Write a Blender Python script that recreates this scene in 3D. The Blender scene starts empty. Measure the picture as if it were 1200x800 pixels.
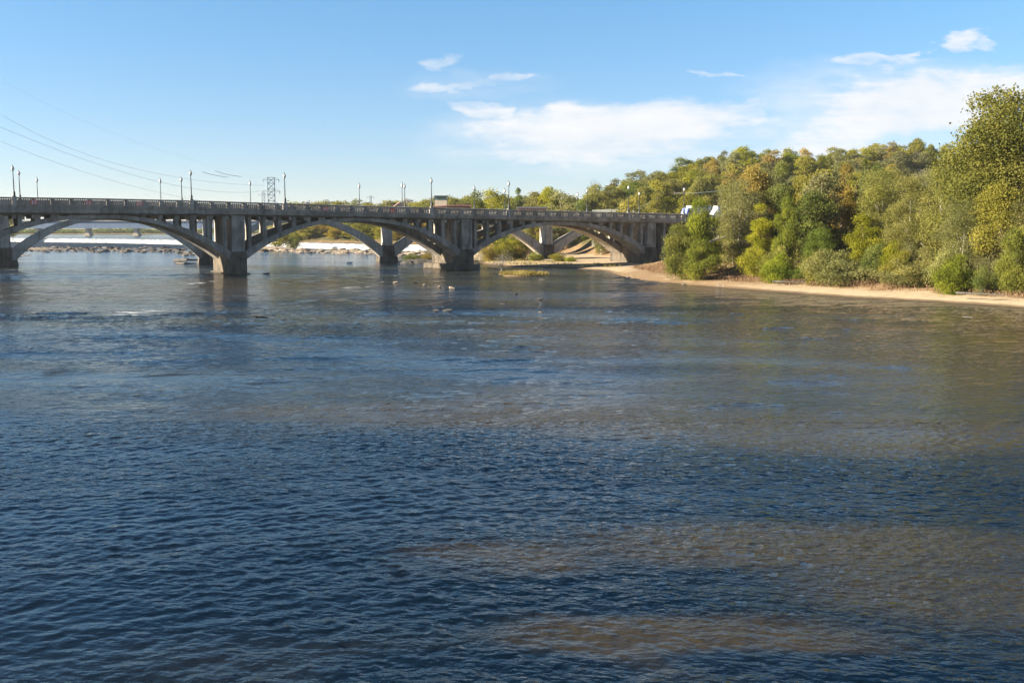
import bpy, math, random
import numpy as np
from mathutils import Vector

random.seed(7)
rng = np.random.default_rng(7)
sc = bpy.context.scene
COL = sc.collection
R = math.radians

# ------------------------------------------------------------------ camera
FPX = 1200.0
HOR = 268.0
PITCH = math.atan((400 - HOR) / FPX)
CP, SP = math.cos(PITCH), math.sin(PITCH)
HC = 8.0
HAZE = 0.00008
cam_d = bpy.data.cameras.new("camera")
cam = bpy.data.objects.new("camera", cam_d)
COL.objects.link(cam)
cam.location = (0, 0, HC)
cam.rotation_euler = (math.pi / 2 - PITCH, 0, 0)
cam_d.sensor_width = 36
cam_d.lens = 36
cam_d.clip_start = 0.2
cam_d.clip_end = 20000
sc.camera = cam

# ------------------------------------------------------------------ view, sun, sky
sc.view_settings.view_transform = 'Standard'
sc.view_settings.look = 'None'
sc.view_settings.gamma = 1
sc.view_settings.exposure = 1.75
SUN_EL, SUN_PHI = 23.0, 10.0
to_sun = Vector((-math.cos(R(SUN_PHI)) * math.cos(R(SUN_EL)), -math.sin(R(SUN_PHI)) * math.cos(R(SUN_EL)), math.sin(R(SUN_EL))))
sun_d = bpy.data.lights.new("sun", 'SUN')
sun_d.energy = 5.0
sun_d.angle = R(0.53)
sun_d.color = (1.0, 0.90, 0.74)
sun = bpy.data.objects.new("sun", sun_d)
COL.objects.link(sun)
sun.rotation_euler = to_sun.to_track_quat('Z', 'Y').to_euler()
sun.location = (-100, -30, 60)

world = bpy.data.worlds.new("World")
sc.world = world
world.use_nodes = True


class NT:
    """small helper to write node trees"""
    def __init__(s, tree):
        s.t = tree
        s.n = tree.nodes
        s.l = tree.links

    def node(s, typ, ins=None, **props):
        nd = s.n.new(typ)
        for k, v in props.items():
            setattr(nd, k, v)
        for k, v in (ins or {}).items():
            s.set(nd.inputs[k], v)
        return nd

    def set(s, sock, v):
        if isinstance(v, bpy.types.NodeSocket):
            s.l.new(v, sock)
        else:
            if isinstance(v, (tuple, list)) and sock.type == 'RGBA' and len(v) == 3:
                v = (*v, 1)
            sock.default_value = v

    def m(s, op, a, b=None, c=None, clamp=False):
        nd = s.n.new('ShaderNodeMath')
        nd.operation = op
        nd.use_clamp = clamp
        for i, v in enumerate((a, b, c)):
            if v is not None:
                s.set(nd.inputs[i], v)
        return nd.outputs[0]

    def mr(s, v, a, b, c=0.0, d=1.0, smooth=True):
        nd = s.n.new('ShaderNodeMapRange')
        nd.interpolation_type = 'SMOOTHSTEP' if smooth else 'LINEAR'
        nd.clamp = True
        for i, x in enumerate((v, a, b, c, d)):
            s.set(nd.inputs[i], x)
        return nd.outputs[0]

    def mix(s, f, a, b, mode='MIX'):
        nd = s.n.new('ShaderNodeMix')
        nd.data_type = 'RGBA'
        nd.blend_type = mode
        s.set(nd.inputs[0], f)
        s.set(nd.inputs[6], a)
        s.set(nd.inputs[7], b)
        return nd.outputs[2]

    def noise(s, vec, scale, detail=3, rough=0.5, out=0, dim='3D'):
        nd = s.n.new('ShaderNodeTexNoise')
        nd.noise_dimensions = dim
        s.set(nd.inputs['Vector'], vec)
        nd.inputs['Scale'].default_value = scale
        nd.inputs['Detail'].default_value = detail
        nd.inputs['Roughness'].default_value = rough
        return nd.outputs[out]

    def vscale(s, vec, sx, sy, sz, loc=(0, 0, 0), rz=0.0):
        nd = s.n.new('ShaderNodeMapping')
        s.set(nd.inputs['Vector'], vec)
        nd.inputs['Scale'].default_value = (sx, sy, sz)
        nd.inputs['Location'].default_value = loc
        nd.inputs['Rotation'].default_value = (0, 0, rz)
        return nd.outputs[0]


def px_uv(x, y):
    """photo pixel -> (X/Y, Z/Y) of its direction in the world"""
    a, b = x - 600, 400 - y
    dx, dy, dz = a, FPX * CP + b * SP, -FPX * SP + b * CP
    return dx / dy, dz / dy


def build_sky():
    N = NT(world.node_tree)
    N.n.clear()
    out = N.node('ShaderNodeOutputWorld')
    bg = N.node('ShaderNodeBackground', {'Strength': 0.0525})
    sky = N.node('ShaderNodeTexSky')
    sky.sky_type = 'NISHITA'
    sky.sun_disc = False
    sky.sun_elevation = R(SUN_EL)
    sky.sun_rotation = R(270 - SUN_PHI)
    sky.altitude = 1500
    sky.air_density = 1.0
    sky.dust_density = 0.3
    sky.ozone_density = 1.0
    tc = N.node('ShaderNodeTexCoord')
    sep = N.node('ShaderNodeSeparateXYZ', {0: tc.outputs['Generated']})
    x, y, z = sep.outputs
    skyc = N.mix(1.0, sky.outputs[0], N.mix(N.mr(z, .25, .44, smooth=False), N.mix(N.mr(z, .02, .22, smooth=False), SKY_TINT[0], SKY_TINT[1]), SKY_TINT[2]), 'MULTIPLY')
    ay = N.m('MAXIMUM', N.m('ABSOLUTE', y), 0.02)
    u = N.m('DIVIDE', x, ay)
    v = N.m('DIVIDE', z, ay)
    uv = N.node('ShaderNodeCombineXYZ', {0: u, 1: v, 2: N.m('MULTIPLY', N.m('SIGN', y), 3.0)}).outputs[0]
    # warp so that the edges feather into streaks
    w = N.noise(N.vscale(uv, 6, 16, 1), 1.0, 4, 0.55, out=1)
    ws = N.node('ShaderNodeSeparateXYZ', {0: w}).outputs
    wf = N.node('ShaderNodeSeparateXYZ', {0: N.noise(N.vscale(uv, 26, 60, 1, (5, 2, 0)), 1.0, 5, 0.6, out=1)}).outputs
    u2 = N.m('ADD', u, N.m('ADD', N.m('MULTIPLY', N.m('SUBTRACT', ws[0], 0.5), 0.11), N.m('MULTIPLY', N.m('SUBTRACT', wf[0], 0.5), 0.06)))
    v2 = N.m('ADD', v, N.m('ADD', N.m('MULTIPLY', N.m('SUBTRACT', ws[1], 0.5), 0.040), N.m('MULTIPLY', N.m('SUBTRACT', wf[1], 0.5), 0.020)))
    fib = N.noise(N.vscale(uv, 10, 46, 1, rz=R(-7)), 1.0, 9, 0.66)
    puff = N.noise(N.vscale(uv, 14, 30, 1, (3, 1, 0)), 1.0, 6, 0.6)
    clouds = [  # photo pixel centre, half size, tilt, weight
        (712, 156, 175, 42, 4, 1.1), (585, 130, 72, 9, -9, .7), (625, 146, 60, 10, -6, .5), (640, 174, 100, 14, 3, .6), (800, 146, 110, 24, 10, .85), (870, 128, 50, 9, 14, .5), (895, 140, 50, 8, 10, .4),
        (1070, 124, 140, 44, 4, 1.15), (1150, 108, 120, 26, 0, .9), (960, 168, 140, 22, 6, .8), (1010, 140, 90, 30, 10, .7),
        (540, 101, 80, 8, 2, .6), (578, 95, 34, 8, 6, .65), (512, 79, 34, 8, 12, .45), (825, 86, 24, 4, -14, .5), (853, 93, 34, 4, -5, .5),
        (1045, 74, 64, 8, 2, .65), (1078, 67, 26, 8, 20, .55), (1132, 52, 26, 15, 0, .75), (1158, 56, 26, 8, -8, .55),
        (880, 112, 40, 8, 8, .35), (1185, 92, 70, 20, 0, .6),
        (-260, 120, 190, 20, 5, .6), (-700, 60, 260, 30, -4, .8), (1500, 90, 240, 34, 3, 1.0), (1950, 20, 260, 40, 0, .9)]
    tot = None
    for (cx, cy, hw, hh, tilt, wt) in clouds:
        u0, v0 = px_uv(cx, cy)
        ca, sa = math.cos(R(tilt)), math.sin(R(tilt))
        du, dv = N.m('SUBTRACT', u2, u0), N.m('SUBTRACT', v2, v0)
        a = N.m('ADD', N.m('MULTIPLY', du, ca * 1200 / hw), N.m('MULTIPLY', dv, sa * 1200 / hw))
        b = N.m('ADD', N.m('MULTIPLY', du, -sa * 1200 / hh), N.m('MULTIPLY', dv, ca * 1200 / hh))
        r2 = N.m('ADD', N.m('MULTIPLY', a, a), N.m('MULTIPLY', b, b))
        mk = N.m('MULTIPLY', N.mr(r2, 1.35, 0.0), wt)
        tot = mk if tot is None else N.m('MAXIMUM', tot, mk)
    veil = None
    for (cx, cy, hw, hh, wt) in ((720, 164, 260, 52, .62), (1070, 128, 240, 66, .62), (900, 166, 280, 46, .6), (560, 104, 110, 22, .22), (-400, 90, 400, 60, .35), (1700, 60, 420, 70, .4)):
        u0, v0 = px_uv(cx, cy)
        a = N.m('MULTIPLY', N.m('SUBTRACT', u2, u0), 1200 / hw)
        b = N.m('MULTIPLY', N.m('SUBTRACT', v2, v0), 1200 / hh)
        r2 = N.m('ADD', N.m('MULTIPLY', a, a), N.m('MULTIPLY', b, b))
        mk = N.m('MULTIPLY', N.mr(r2, 1.0, 0.0), wt)
        veil = mk if veil is None else N.m('MAXIMUM', veil, mk)
    veil = N.m('MULTIPLY', veil, N.mr(fib, .34, .62, .25, 1.0))
    tex = N.m('ADD', N.m('MULTIPLY', fib, 0.62), N.m('MULTIPLY', puff, 0.38))
    dens = N.m('ADD', N.m('MULTIPLY', tot, 1.2), N.m('MULTIPLY', N.m('SUBTRACT', tex, 0.5), 3.3))
    dens = N.m('MULTIPLY', N.mr(dens, 0.10, 1.25), N.mr(tot, 0.0, 0.5))
    dens = N.m('MULTIPLY', N.m('MAXIMUM', dens, veil), 0.93)
    cc = N.mix(N.mr(tex, .35, .65), (4.9, 5.15, 5.5), (5.8, 5.75, 5.75))
    col = N.mix(dens, skyc, cc)
    N.l.new(col, bg.inputs['Color'])
    N.l.new(bg.outputs[0], out.inputs['Surface'])


SKY_TINT = ((.70, .71, .85), (.60, .94, 1.11), (.21, .37, .57))   # pale milky horizon, clear blue above
build_sky()


# ------------------------------------------------------------------ helpers
def ray(x, y):
    a, b = x - 600, 400 - y
    return a, FPX * CP + b * SP, -FPX * SP + b * CP


def ground(x, y, z=0.0):
    r = ray(x, y)
    k = (z - HC) / r[2]
    return r[0] * k, r[1] * k


def at(x, y, Y):
    r = ray(x, y)
    k = Y / r[1]
    return r[0] * k, Y, HC + r[2] * k


def projpx(X, Y, Z):
    z = Z - HC
    d = Y * CP - z * SP
    return 600 + FPX * X / d, 400 - FPX * (Y * SP + z * CP) / d


def tag(o, label=None, cat=None, group=None, kind=None):
    if label: o['label'] = label
    if cat: o['category'] = cat
    if group: o['group'] = group
    if kind: o['kind'] = kind
    return o


def empty(name, loc, rz=0.0, label=None, cat=None, group=None):
    o = bpy.data.objects.new(name, None)
    COL.objects.link(o)
    o.location = loc
    o.rotation_euler = (0, 0, rz)
    o.empty_display_size = 0.5
    return tag(o, label, cat, group)


class MB:
    """collects geometry for ONE mesh object"""
    def __init__(s):
        s.v = []
        s.f = []

    def add(s, vs, fs):
        n = len(s.v)
        s.v += [tuple(p) for p in vs]
        s.f += [tuple(i + n for i in f) for f in fs]
        return s

    def box(s, x0, x1, y0, y1, z0, z1, taper=0.0):
        t = taper
        return s.add([(x0, y0, z0), (x1, y0, z0), (x1, y1, z0), (x0, y1, z0),
                      (x0 + t, y0 + t, z1), (x1 - t, y0 + t, z1), (x1 - t, y1 - t, z1), (x0 + t, y1 - t, z1)],
                     [(0, 3, 2, 1), (4, 5, 6, 7), (0, 1, 5, 4), (1, 2, 6, 5), (2, 3, 7, 6), (3, 0, 4, 7)])

    def tube(s, pts, rad, n=6, cap=True):
        pts = [Vector(p) for p in pts]
        rings = []
        for i, p in enumerate(pts):
            d = (pts[min(i + 1, len(pts) - 1)] - pts[max(i - 1, 0)]).normalized()
            a = d.cross(Vector((0, 0, 1)) if abs(d.z) < .9 else Vector((1, 0, 0))).normalized()
            b = d.cross(a)
            r = rad[i] if isinstance(rad, (list, tuple)) else rad
            rings.append([p + a * (r * math.cos(2 * math.pi * k / n)) + b * (r * math.sin(2 * math.pi * k / n)) for k in range(n)])
        vs = [q for rg in rings for q in rg]
        fs = []
        for i in range(len(rings) - 1):
            for k in range(n):
                fs.append((i * n + k, i * n + (k + 1) % n, (i + 1) * n + (k + 1) % n, (i + 1) * n + k))
        if cap:
            fs.append(tuple(range(n))[::-1])
            fs.append(tuple((len(rings) - 1) * n + k for k in range(n)))
        return s.add(vs, fs)

    def lathe(s, prof, n=8, c=(0, 0)):
        vs = []
        for (r, z) in prof:
            for k in range(n):
                a = 2 * math.pi * (k + .5) / n
                vs.append((c[0] + r * math.cos(a), c[1] + r * math.sin(a), z))
        fs = []
        for i in range(len(prof) - 1):
            for k in range(n):
                fs.append((i * n + k, i * n + (k + 1) % n, (i + 1) * n + (k + 1) % n, (i + 1) * n + k))
        fs.append(tuple(range(n))[::-1])
        fs.append(tuple((len(prof) - 1) * n + k for k in range(n)))
        return s.add(vs, fs)

    def sweep(s, secs):
        """closed cross sections (same count each) joined into one solid"""
        n = len(secs[0])
        vs = [p for q in secs for p in q]
        fs = []
        for i in range(len(secs) - 1):
            for k in range(n):
                fs.append((i * n + k, (i + 1) * n + k, (i + 1) * n + (k + 1) % n, i * n + (k + 1) % n))
        fs.append(tuple(range(n)))
        fs.append(tuple((len(secs) - 1) * n + k for k in range(n))[::-1])
        return s.add(vs, fs)

    def mesh(s, name, mat, smooth=False):
        me = bpy.data.meshes.new(name)
        me.from_pydata(s.v, [], s.f)
        if mat: me.materials.append(mat)
        if smooth:
            me.polygons.foreach_set('use_smooth', [True] * len(me.polygons))
        me.update()
        return me

    def build(s, name, mat, parent=None, smooth=False):
        return link(name, s.mesh(name, mat, smooth), parent)


def link(name, me, parent=None, loc=None):
    o = bpy.data.objects.new(name, me)
    COL.objects.link(o)
    if parent is not None: o.parent = parent
    if loc: o.location = loc
    return o


def fast_mesh(name, V, F, mat=None, smooth=False, attr=None):
    """numpy arrays: V (n,3), F (m,4) or (m,3)"""
    me = bpy.data.meshes.new(name)
    k = F.shape[1]
    me.vertices.add(len(V))
    me.vertices.foreach_set('co', V.astype(np.float32).ravel())
    me.loops.add(F.size)
    me.loops.foreach_set('vertex_index', F.astype(np.int32).ravel())
    me.polygons.add(len(F))
    me.polygons.foreach_set('loop_start', np.arange(0, F.size, k, dtype=np.int32))
    if smooth:
        me.polygons.foreach_set('use_smooth', np.ones(len(F), dtype=bool))
    if mat: me.materials.append(mat)
    me.update(calc_edges=True)
    if attr is not None:
        a = me.attributes.new('tint', 'FLOAT', 'FACE')
        a.data.foreach_set('value', attr.astype(np.float32))
    return me


# ------------------------------------------------------------------ materials
def new_mat(name):
    m = bpy.data.materials.new(name)
    m.use_nodes = True
    N = NT(m.node_tree)
    N.n.clear()
    out = N.node('ShaderNodeOutputMaterial')
    return m, N, out


def principled(N, out, col, rough=0.8, bump=None, metal=0.0, spec=0.4):
    b = N.node('ShaderNodeBsdfPrincipled', {'Base Color': col, 'Roughness': rough, 'Metallic': metal, 'Specular IOR Level': spec})
    if bump is not None: N.l.new(bump, b.inputs['Normal'])
    N.l.new(b.outputs[0], out.inputs['Surface'])
    return b


def m_plain(name, col, rough=0.7, var=0.25, scale=1.2, metal=0.0, bump=0.02):
    m, N, out = new_mat(name)
    g = N.node('ShaderNodeNewGeometry').outputs['Position']
    n1 = N.noise(g, scale, 5, 0.6)
    c = N.mix(N.mr(n1, .3, .7), tuple(x * (1 - var) for x in col), tuple(min(1, x * (1 + var)) for x in col))
    b = N.node('ShaderNodeBump', {'Strength': 0.5, 'Distance': bump, 'Height': N.noise(g, scale * 6, 4, .6)})
    principled(N, out, c, rough, b.outputs[0], metal)
    return m


def m_concrete(name, base, dark, stain=0.6):
    m, N, out = new_mat(name)
    g = N.node('ShaderNodeNewGeometry').outputs['Position']
    blot = N.noise(g, 0.35, 5, 0.62)
    streak = N.noise(N.vscale(g, 1.6, 1.6, 0.14), 1.0, 5, 0.6)
    fine = N.noise(g, 5.0, 5, 0.65)
    form = N.noise(N.vscale(g, .15, .15, 1.3), 1.0, 2, 0.4)
    c = N.mix(N.mr(blot, .35, .68), dark, base)
    c = N.mix(N.m('MULTIPLY', N.mr(streak, .48, .7), stain), c, tuple(x * .42 for x in dark))
    c = N.mix(N.m('MULTIPLY', N.mr(streak, .46, .30), stain * .5), c, tuple(min(.6, x * 1.35) for x in base))
    c = N.mix(N.mr(fine, .3, .75, 0, .35), c, tuple(x * .6 for x in dark))
    c = N.mix(N.mr(form, .55, .62, 0, .12), c, (0.10, .09, .08))
    b = N.node('ShaderNodeBump', {'Strength': 0.6, 'Distance': 0.03, 'Height': N.m('ADD', fine, blot)})
    principled(N, out, c, 0.92, b.outputs[0], spec=0.2)
    return m


def m_leaf(name, c1, c2, c3=None, trans=0.5):
    m, N, out = new_mat(name)
    at_ = N.node('ShaderNodeAttribute', attribute_name='tint').outputs['Fac']
    rnd = N.node('ShaderNodeObjectInfo').outputs['Random']
    g = N.node('ShaderNodeNewGeometry').outputs['Position']
    t = N.m('ADD', N.m('MULTIPLY', at_, .8), N.m('MULTIPLY', N.m('SUBTRACT', N.noise(g, .45, 3), .5), .9))
    c = N.mix(N.mr(t, .12, .75, smooth=False), c1, c2)
    if c3 is not None:
        c = N.mix(N.mr(t, .72, .95), c, c3)
    hsv = N.node('ShaderNodeHueSaturation', {'Hue': N.mr(rnd, 0, 1, .488, .512, False), 'Saturation': N.mr(rnd, 0, 1, .92, 1.08, False),
                                             'Value': N.mr(N.m('FRACT', N.m('MULTIPLY', rnd, 7.31)), 0, 1, .84, 1.16, False), 'Color': c})
    c = hsv.outputs[0]
    d = N.node('ShaderNodeBsdfDiffuse', {'Color': c})
    tr = N.node('ShaderNodeBsdfTranslucent', {'Color': N.mix(1.0, c, (1.15, 1.15, .7), 'MULTIPLY')})
    mx = N.node('ShaderNodeMixShader', {0: trans, 1: d.outputs[0], 2: tr.outputs[0]})
    N.l.new(mx.outputs[0], out.inputs['Surface'])
    return m


def m_water(name, near=True):
    m, N, out = new_mat(name)
    g = N.node('ShaderNodeNewGeometry').outputs['Position']
    sp = N.node('ShaderNodeSeparateXYZ', {0: g}).outputs
    dist = sp[1]
    flow = N.vscale(g, 1, 1, 1, rz=R(8))
    # roughened and smooth reaches
    zone = N.noise(N.vscale(flow, .012, .045, 0), 1.0, 4, .55)
    zone2 = N.noise(N.vscale(flow, .05, .14, 0, (7, 3, 0)), 1.0, 4, .6)
    rough_zone = N.mr(N.m('ADD', N.m('MULTIPLY', zone, .6), N.m('MULTIPLY', zone2, .4)), .40, .60)
    w1 = N.noise(N.vscale(flow, 3.6, 5.2, 1), 1.0, 3, .5)
    w2 = N.noise(N.vscale(flow, 1.5, 2.3, 1, (2, 5, 1)), 1.0, 2, .5)
    amp = N.m('ADD', .3, N.m('MULTIPLY', rough_zone, 1.1))
    h = N.m('ADD', N.m('MULTIPLY', w1, .06), N.m('MULTIPLY', w2, N.m('MULTIPLY', N.mr(dist, 50, 120, .10, .60), N.mr(dist, 190, 240, 1, .08))))
    h = N.m('MULTIPLY', h, amp)
    b = N.node('ShaderNodeBump', {'Strength': 1.0, 'Distance': 1.0 if near else .35, 'Height': h})
    deep = (0.002, 0.008, 0.016)  # dark blue water tone, also used for the painted shadow bands
    murk = (0.040, 0.042, 0.027)
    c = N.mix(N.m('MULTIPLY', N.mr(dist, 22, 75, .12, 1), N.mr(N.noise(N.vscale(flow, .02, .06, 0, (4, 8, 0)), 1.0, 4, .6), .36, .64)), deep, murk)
    if near:
        # patches of brown murk, their sunlit look painted into the water colour
        warp = N.node('ShaderNodeSeparateXYZ', {0: N.noise(N.vscale(g, .06, .12, 0), 1.0, 4, .6, out=1)}).outputs
        for (cx, cy, hw, hh, wt) in SUNLIT_MURK:
            X0, Y0 = ground(cx, cy)
            Xa, _ = ground(cx + hw, cy)
            _, Ya = ground(cx, cy - hh)
            a = N.m('MULTIPLY', N.m('ADD', N.m('SUBTRACT', sp[0], X0), N.m('MULTIPLY', N.m('SUBTRACT', warp[0], .5), (Xa - X0) * 1.6)), 1 / (Xa - X0))
            bb = N.m('MULTIPLY', N.m('ADD', N.m('SUBTRACT', sp[1], Y0), N.m('MULTIPLY', N.m('SUBTRACT', warp[1], .5), (Ya - Y0) * 1.6)), 1 / (Ya - Y0))
            r2 = N.m('ADD', N.m('MULTIPLY', a, a), N.m('MULTIPLY', bb, bb))
            c = N.mix(N.mr(r2, 1.6, .1, 0, wt), c, (0.048, 0.037, 0.018))
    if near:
        # bridge shadow bands and other dark blue patches painted into the water colour
        for (cx, cy, hw, hh, tl, wt) in SHADE_PATCHES:
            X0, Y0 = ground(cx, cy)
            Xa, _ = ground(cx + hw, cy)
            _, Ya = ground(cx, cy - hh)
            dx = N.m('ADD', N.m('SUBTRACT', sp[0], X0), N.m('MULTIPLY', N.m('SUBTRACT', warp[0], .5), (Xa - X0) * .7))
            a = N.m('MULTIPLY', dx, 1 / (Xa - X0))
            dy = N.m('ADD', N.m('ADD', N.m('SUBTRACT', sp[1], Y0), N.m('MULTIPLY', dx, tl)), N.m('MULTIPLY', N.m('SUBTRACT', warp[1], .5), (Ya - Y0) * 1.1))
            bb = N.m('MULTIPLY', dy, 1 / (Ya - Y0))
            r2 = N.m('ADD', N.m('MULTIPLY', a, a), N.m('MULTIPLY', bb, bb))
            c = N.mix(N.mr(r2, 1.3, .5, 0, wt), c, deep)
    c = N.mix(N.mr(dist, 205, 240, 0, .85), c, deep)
    # foam on the broken water
    fn = N.noise(N.vscale(flow, .35, 1.1, 0, (1, 1, 0)), 1.0, 6, .68)
    ff = N.noise(N.vscale(flow, .02, .05, 0, (5, 1, 0)), 1.0, 3, .5)
    band = N.m('MULTIPLY', N.mr(dist, 78, 105), N.mr(ff, .50, .68))
    far = N.mr(dist, 215, 330)
    thr = N.m('SUBTRACT', .80, N.m('ADD', N.m('MULTIPLY', band, .14), N.m('MULTIPLY', far, .07)))
    if near:
        fw = 0.0
        for (cx, cy, hw, hh, wt) in FOAMS:
            X0, Y0 = ground(cx, cy)
            Xa, _ = ground(cx + hw, cy)
            _, Ya = ground(cx, cy - hh)
            a = N.m('MULTIPLY', N.m('SUBTRACT', sp[0], X0), 1 / (Xa - X0))
            bb = N.m('MULTIPLY', N.m('SUBTRACT', sp[1], Y0), 1 / (Ya - Y0))
            r2 = N.m('ADD', N.m('MULTIPLY', a, a), N.m('MULTIPLY', bb, bb))
            fw = N.m('MAXIMUM', fw, N.mr(r2, 1.3, .1, 0, wt))
        thr = N.m('SUBTRACT', thr, N.m('MULTIPLY', fw, .26))
    foam = N.mr(fn, thr, N.m('ADD', thr, .05), 0, .8)
    if not near:
        foam = 0.0
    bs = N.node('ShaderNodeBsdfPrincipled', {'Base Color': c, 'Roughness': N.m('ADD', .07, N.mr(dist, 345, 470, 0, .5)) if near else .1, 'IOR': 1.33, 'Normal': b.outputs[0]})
    fo = N.node('ShaderNodeBsdfDiffuse', {'Color': (.55, .56, .56, 1)})
    mx = N.node('ShaderNodeMixShader', {0: foam, 1: bs.outputs[0], 2: fo.outputs[0]})
    N.l.new(mx.outputs[0], out.inputs['Surface'])
    return m


def m_bank():
    m, N, out = new_mat('bank_soil')
    geo = N.node('ShaderNodeNewGeometry')
    g = geo.outputs['Position']
    z = N.node('ShaderNodeSeparateXYZ', {0: g}).outputs[2]
    n1 = N.noise(g, .22, 5, .6)
    n2 = N.noise(g, 1.4, 6, .65)
    n3 = N.noise(g, 9.0, 4, .6)
    zz = N.m('ADD', z, N.m('MULTIPLY', N.m('SUBTRACT', n1, .5), .9))
    wet = (0.16, 0.11, 0.065)
    sand = (0.48, 0.37, 0.23)
    dirt = (0.30, 0.19, 0.10)
    litter = (0.19, 0.13, 0.065)
    green = (0.075, 0.075, 0.025)
    c = N.mix(N.mr(N.m('ADD', z, N.m('MULTIPLY', N.m('SUBTRACT', n1, .5), .22)), .05, .22), wet, sand)
    c = N.mix(N.mr(N.noise(N.vscale(g, .35, .9, 1, (3, 0, 0)), 1.0, 6, .7), .52, .66, 0, .55), c, (.25, .17, .10))
    yy = N.node('ShaderNodeSeparateXYZ', {0: g}).outputs[1]
    c = N.mix(N.m('MULTIPLY', N.m('MULTIPLY', N.mr(yy, 128, 150), N.mr(yy, 196, 180)), N.mr(n1, .36, .5, .45, .95)), c, (.27, .175, .092))
    c = N.mix(N.mr(zz, .44, .74), c, dirt)
    c = N.mix(N.m('MULTIPLY', N.mr(zz, .6, 1.4), N.mr(n2, .45, .6)), c, litter)
    c = N.mix(N.m('MULTIPLY', N.mr(zz, 1.9, 3.4), N.mr(n1, .38, .58, .35, 1)), c, green)
    c = N.mix(N.mr(n3, .35, .7, 0, .35), c, N.mix(.5, c, (.05, .04, .025)))
    b = N.node('ShaderNodeBump', {'Strength': .8, 'Distance': .12, 'Height': N.m('ADD', n2, N.m('MULTIPLY', n3, .4))})
    principled(N, out, c, .95, b.outputs[0], spec=.15)
    return m


def m_foam():
    m, N, out = new_mat('white_water')
    g = N.node('ShaderNodeNewGeometry').outputs['Position']
    n = N.noise(N.vscale(g, .6, .6, .25), 1.0, 6, .68)
    c = N.mix(N.mr(n, .38, .58), (.10, .125, .15), (.47, .47, .45))
    b = N.node('ShaderNodeBump', {'Strength': .6, 'Distance': .2, 'Height': n})
    principled(N, out, c, .7, b.outputs[0])
    return m


SHADE_PATCHES = [(560, 535, 260, 32, .12, .95), (900, 572, 330, 34, .12, .95), (640, 432, 200, 16, 0, .8), (240, 400, 300, 22, 0, .85), (700, 700, 170, 22, .1, .9), (1000, 785, 260, 24, .1, .95), (560, 790, 200, 30, 0, .9), (180, 560, 260, 40, 0, .7), (350, 690, 300, 60, 0, .8)]
FOAMS = [(172, 364, 34, 4, .9), (160, 366, 60, 6, .6), (352, 359, 30, 3, .9), (250, 362, 40, 3, .6), (236, 331, 16, 3, .9), (330, 334, 22, 3, .6), (420, 336, 26, 2.5, .8), (30, 367, 60, 4, .5), (410, 361, 50, 3, .5),
         (60, 316, 80, 3, .6), (170, 315, 60, 2.5, .8), (360, 312, 80, 2, .6), (400, 318, 60, 2, .6), (735, 346, 14, 2, .9), (490, 347, 30, 2, .5), (1135, 372, 8, 1.5, .9), (1050, 369, 14, 1, .7), (250, 320, 20, 2, .9), (560, 322, 26, 2, .7), (700, 321, 30, 2, .6)]
SUNLIT_MURK = [(560, 482, 330, 16, .9), (640, 470, 160, 16, .6), (560, 652, 140, 22, .7), (800, 750, 220, 36, .7), (940, 636, 260, 24, .7),
          (1130, 690, 200, 36, .55), (300, 770, 200, 40, .08), (160, 338, 320, 12, .8), (900, 425, 320, 40, .7), (1080, 395, 260, 40, .9), (700, 388, 180, 9, .8), (620, 350, 200, 8, .5), (1000, 505, 260, 22, .8), (700, 500, 300, 12, .6)]
M = {
    'concrete': m_concrete('weathered_concrete', (.45, .40, .34), (.25, .22, .18)),
    'concrete2': m_concrete('pale_concrete', (.58, .52, .43), (.38, .34, .28)),
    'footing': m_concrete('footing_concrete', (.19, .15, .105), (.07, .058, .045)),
    'girder': m_plain('girder_grey_blue', (.15, .21, .31), .7, .12, .3),
    'asphalt': m_plain('asphalt', (.055, .055, .055), .9),
    'iron': m_plain('dark_painted_iron', (.035, .04, .045), .5, .2),
    'globe': m_plain('frosted_globe', (.55, .54, .50), .3, .04),
    'galv': m_plain('galvanised_steel', (.36, .41, .46), .5, .2, metal=.3),
    'wire': m_plain('cable_grey', (.40, .46, .52), .6, .1),
    'darkwire': m_plain('cable_dark', (.03, .035, .045), .6, .1),
    'bark': m_plain('bark', (.13, .10, .075), .95, .4, 3.0, bump=.06),
    'palebark': m_plain('pale_bark', (.33, .29, .23), .95, .4, 2.0, bump=.06),
    'rock': m_plain('dark_river_rock', (.085, .075, .065), .75, .5, 1.1, bump=.1),
    'tanrock': m_plain('tan_river_rock', (.28, .22, .155), .85, .4, .9, bump=.1),
    'wood': m_plain('grey_driftwood', (.10, .085, .07), .9, .4, 2.0),
    'bank': m_bank(),
    'foam': m_foam(),
    'white': m_plain('white_paint', (.60, .60, .60), .4, .04),
    'bluepaint': m_plain('blue_paint', (.16, .20, .45), .35, .1),
    'red': m_plain('red_paint', (.80, .16, .08), .5, .1),
    'glass': m_plain('dark_glass', (.02, .03, .035), .12, .1),
    'greenglass': m_plain('green_glass', (.06, .12, .10), .15, .2),
    'rubber': m_plain('rubber', (.02, .02, .02), .8),
    'brick': m_plain('red_brown_wall', (.22, .10, .07), .9, .2),
    'roofred': m_plain('rust_roof', (.20, .085, .06), .8, .25),
    'roofdark': m_plain('dark_roof', (.06, .055, .05), .8, .2),
    'pinkroof': m_plain('pink_roof', (.42, .25, .20), .8, .15),
    'cream': m_plain('cream_wall', (.55, .46, .33), .85, .1),
    'greywall': m_plain('pale_grey_wall', (.10, .105, .09), .9, .2),
    'grass': m_leaf('dry_yellow_grass', (.16, .13, .035), (.34, .27, .09), None, .25),
    'weeds': m_leaf('brown_dry_weeds', (.16, .10, .05), (.30, .20, .11), None, .2),
}
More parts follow.
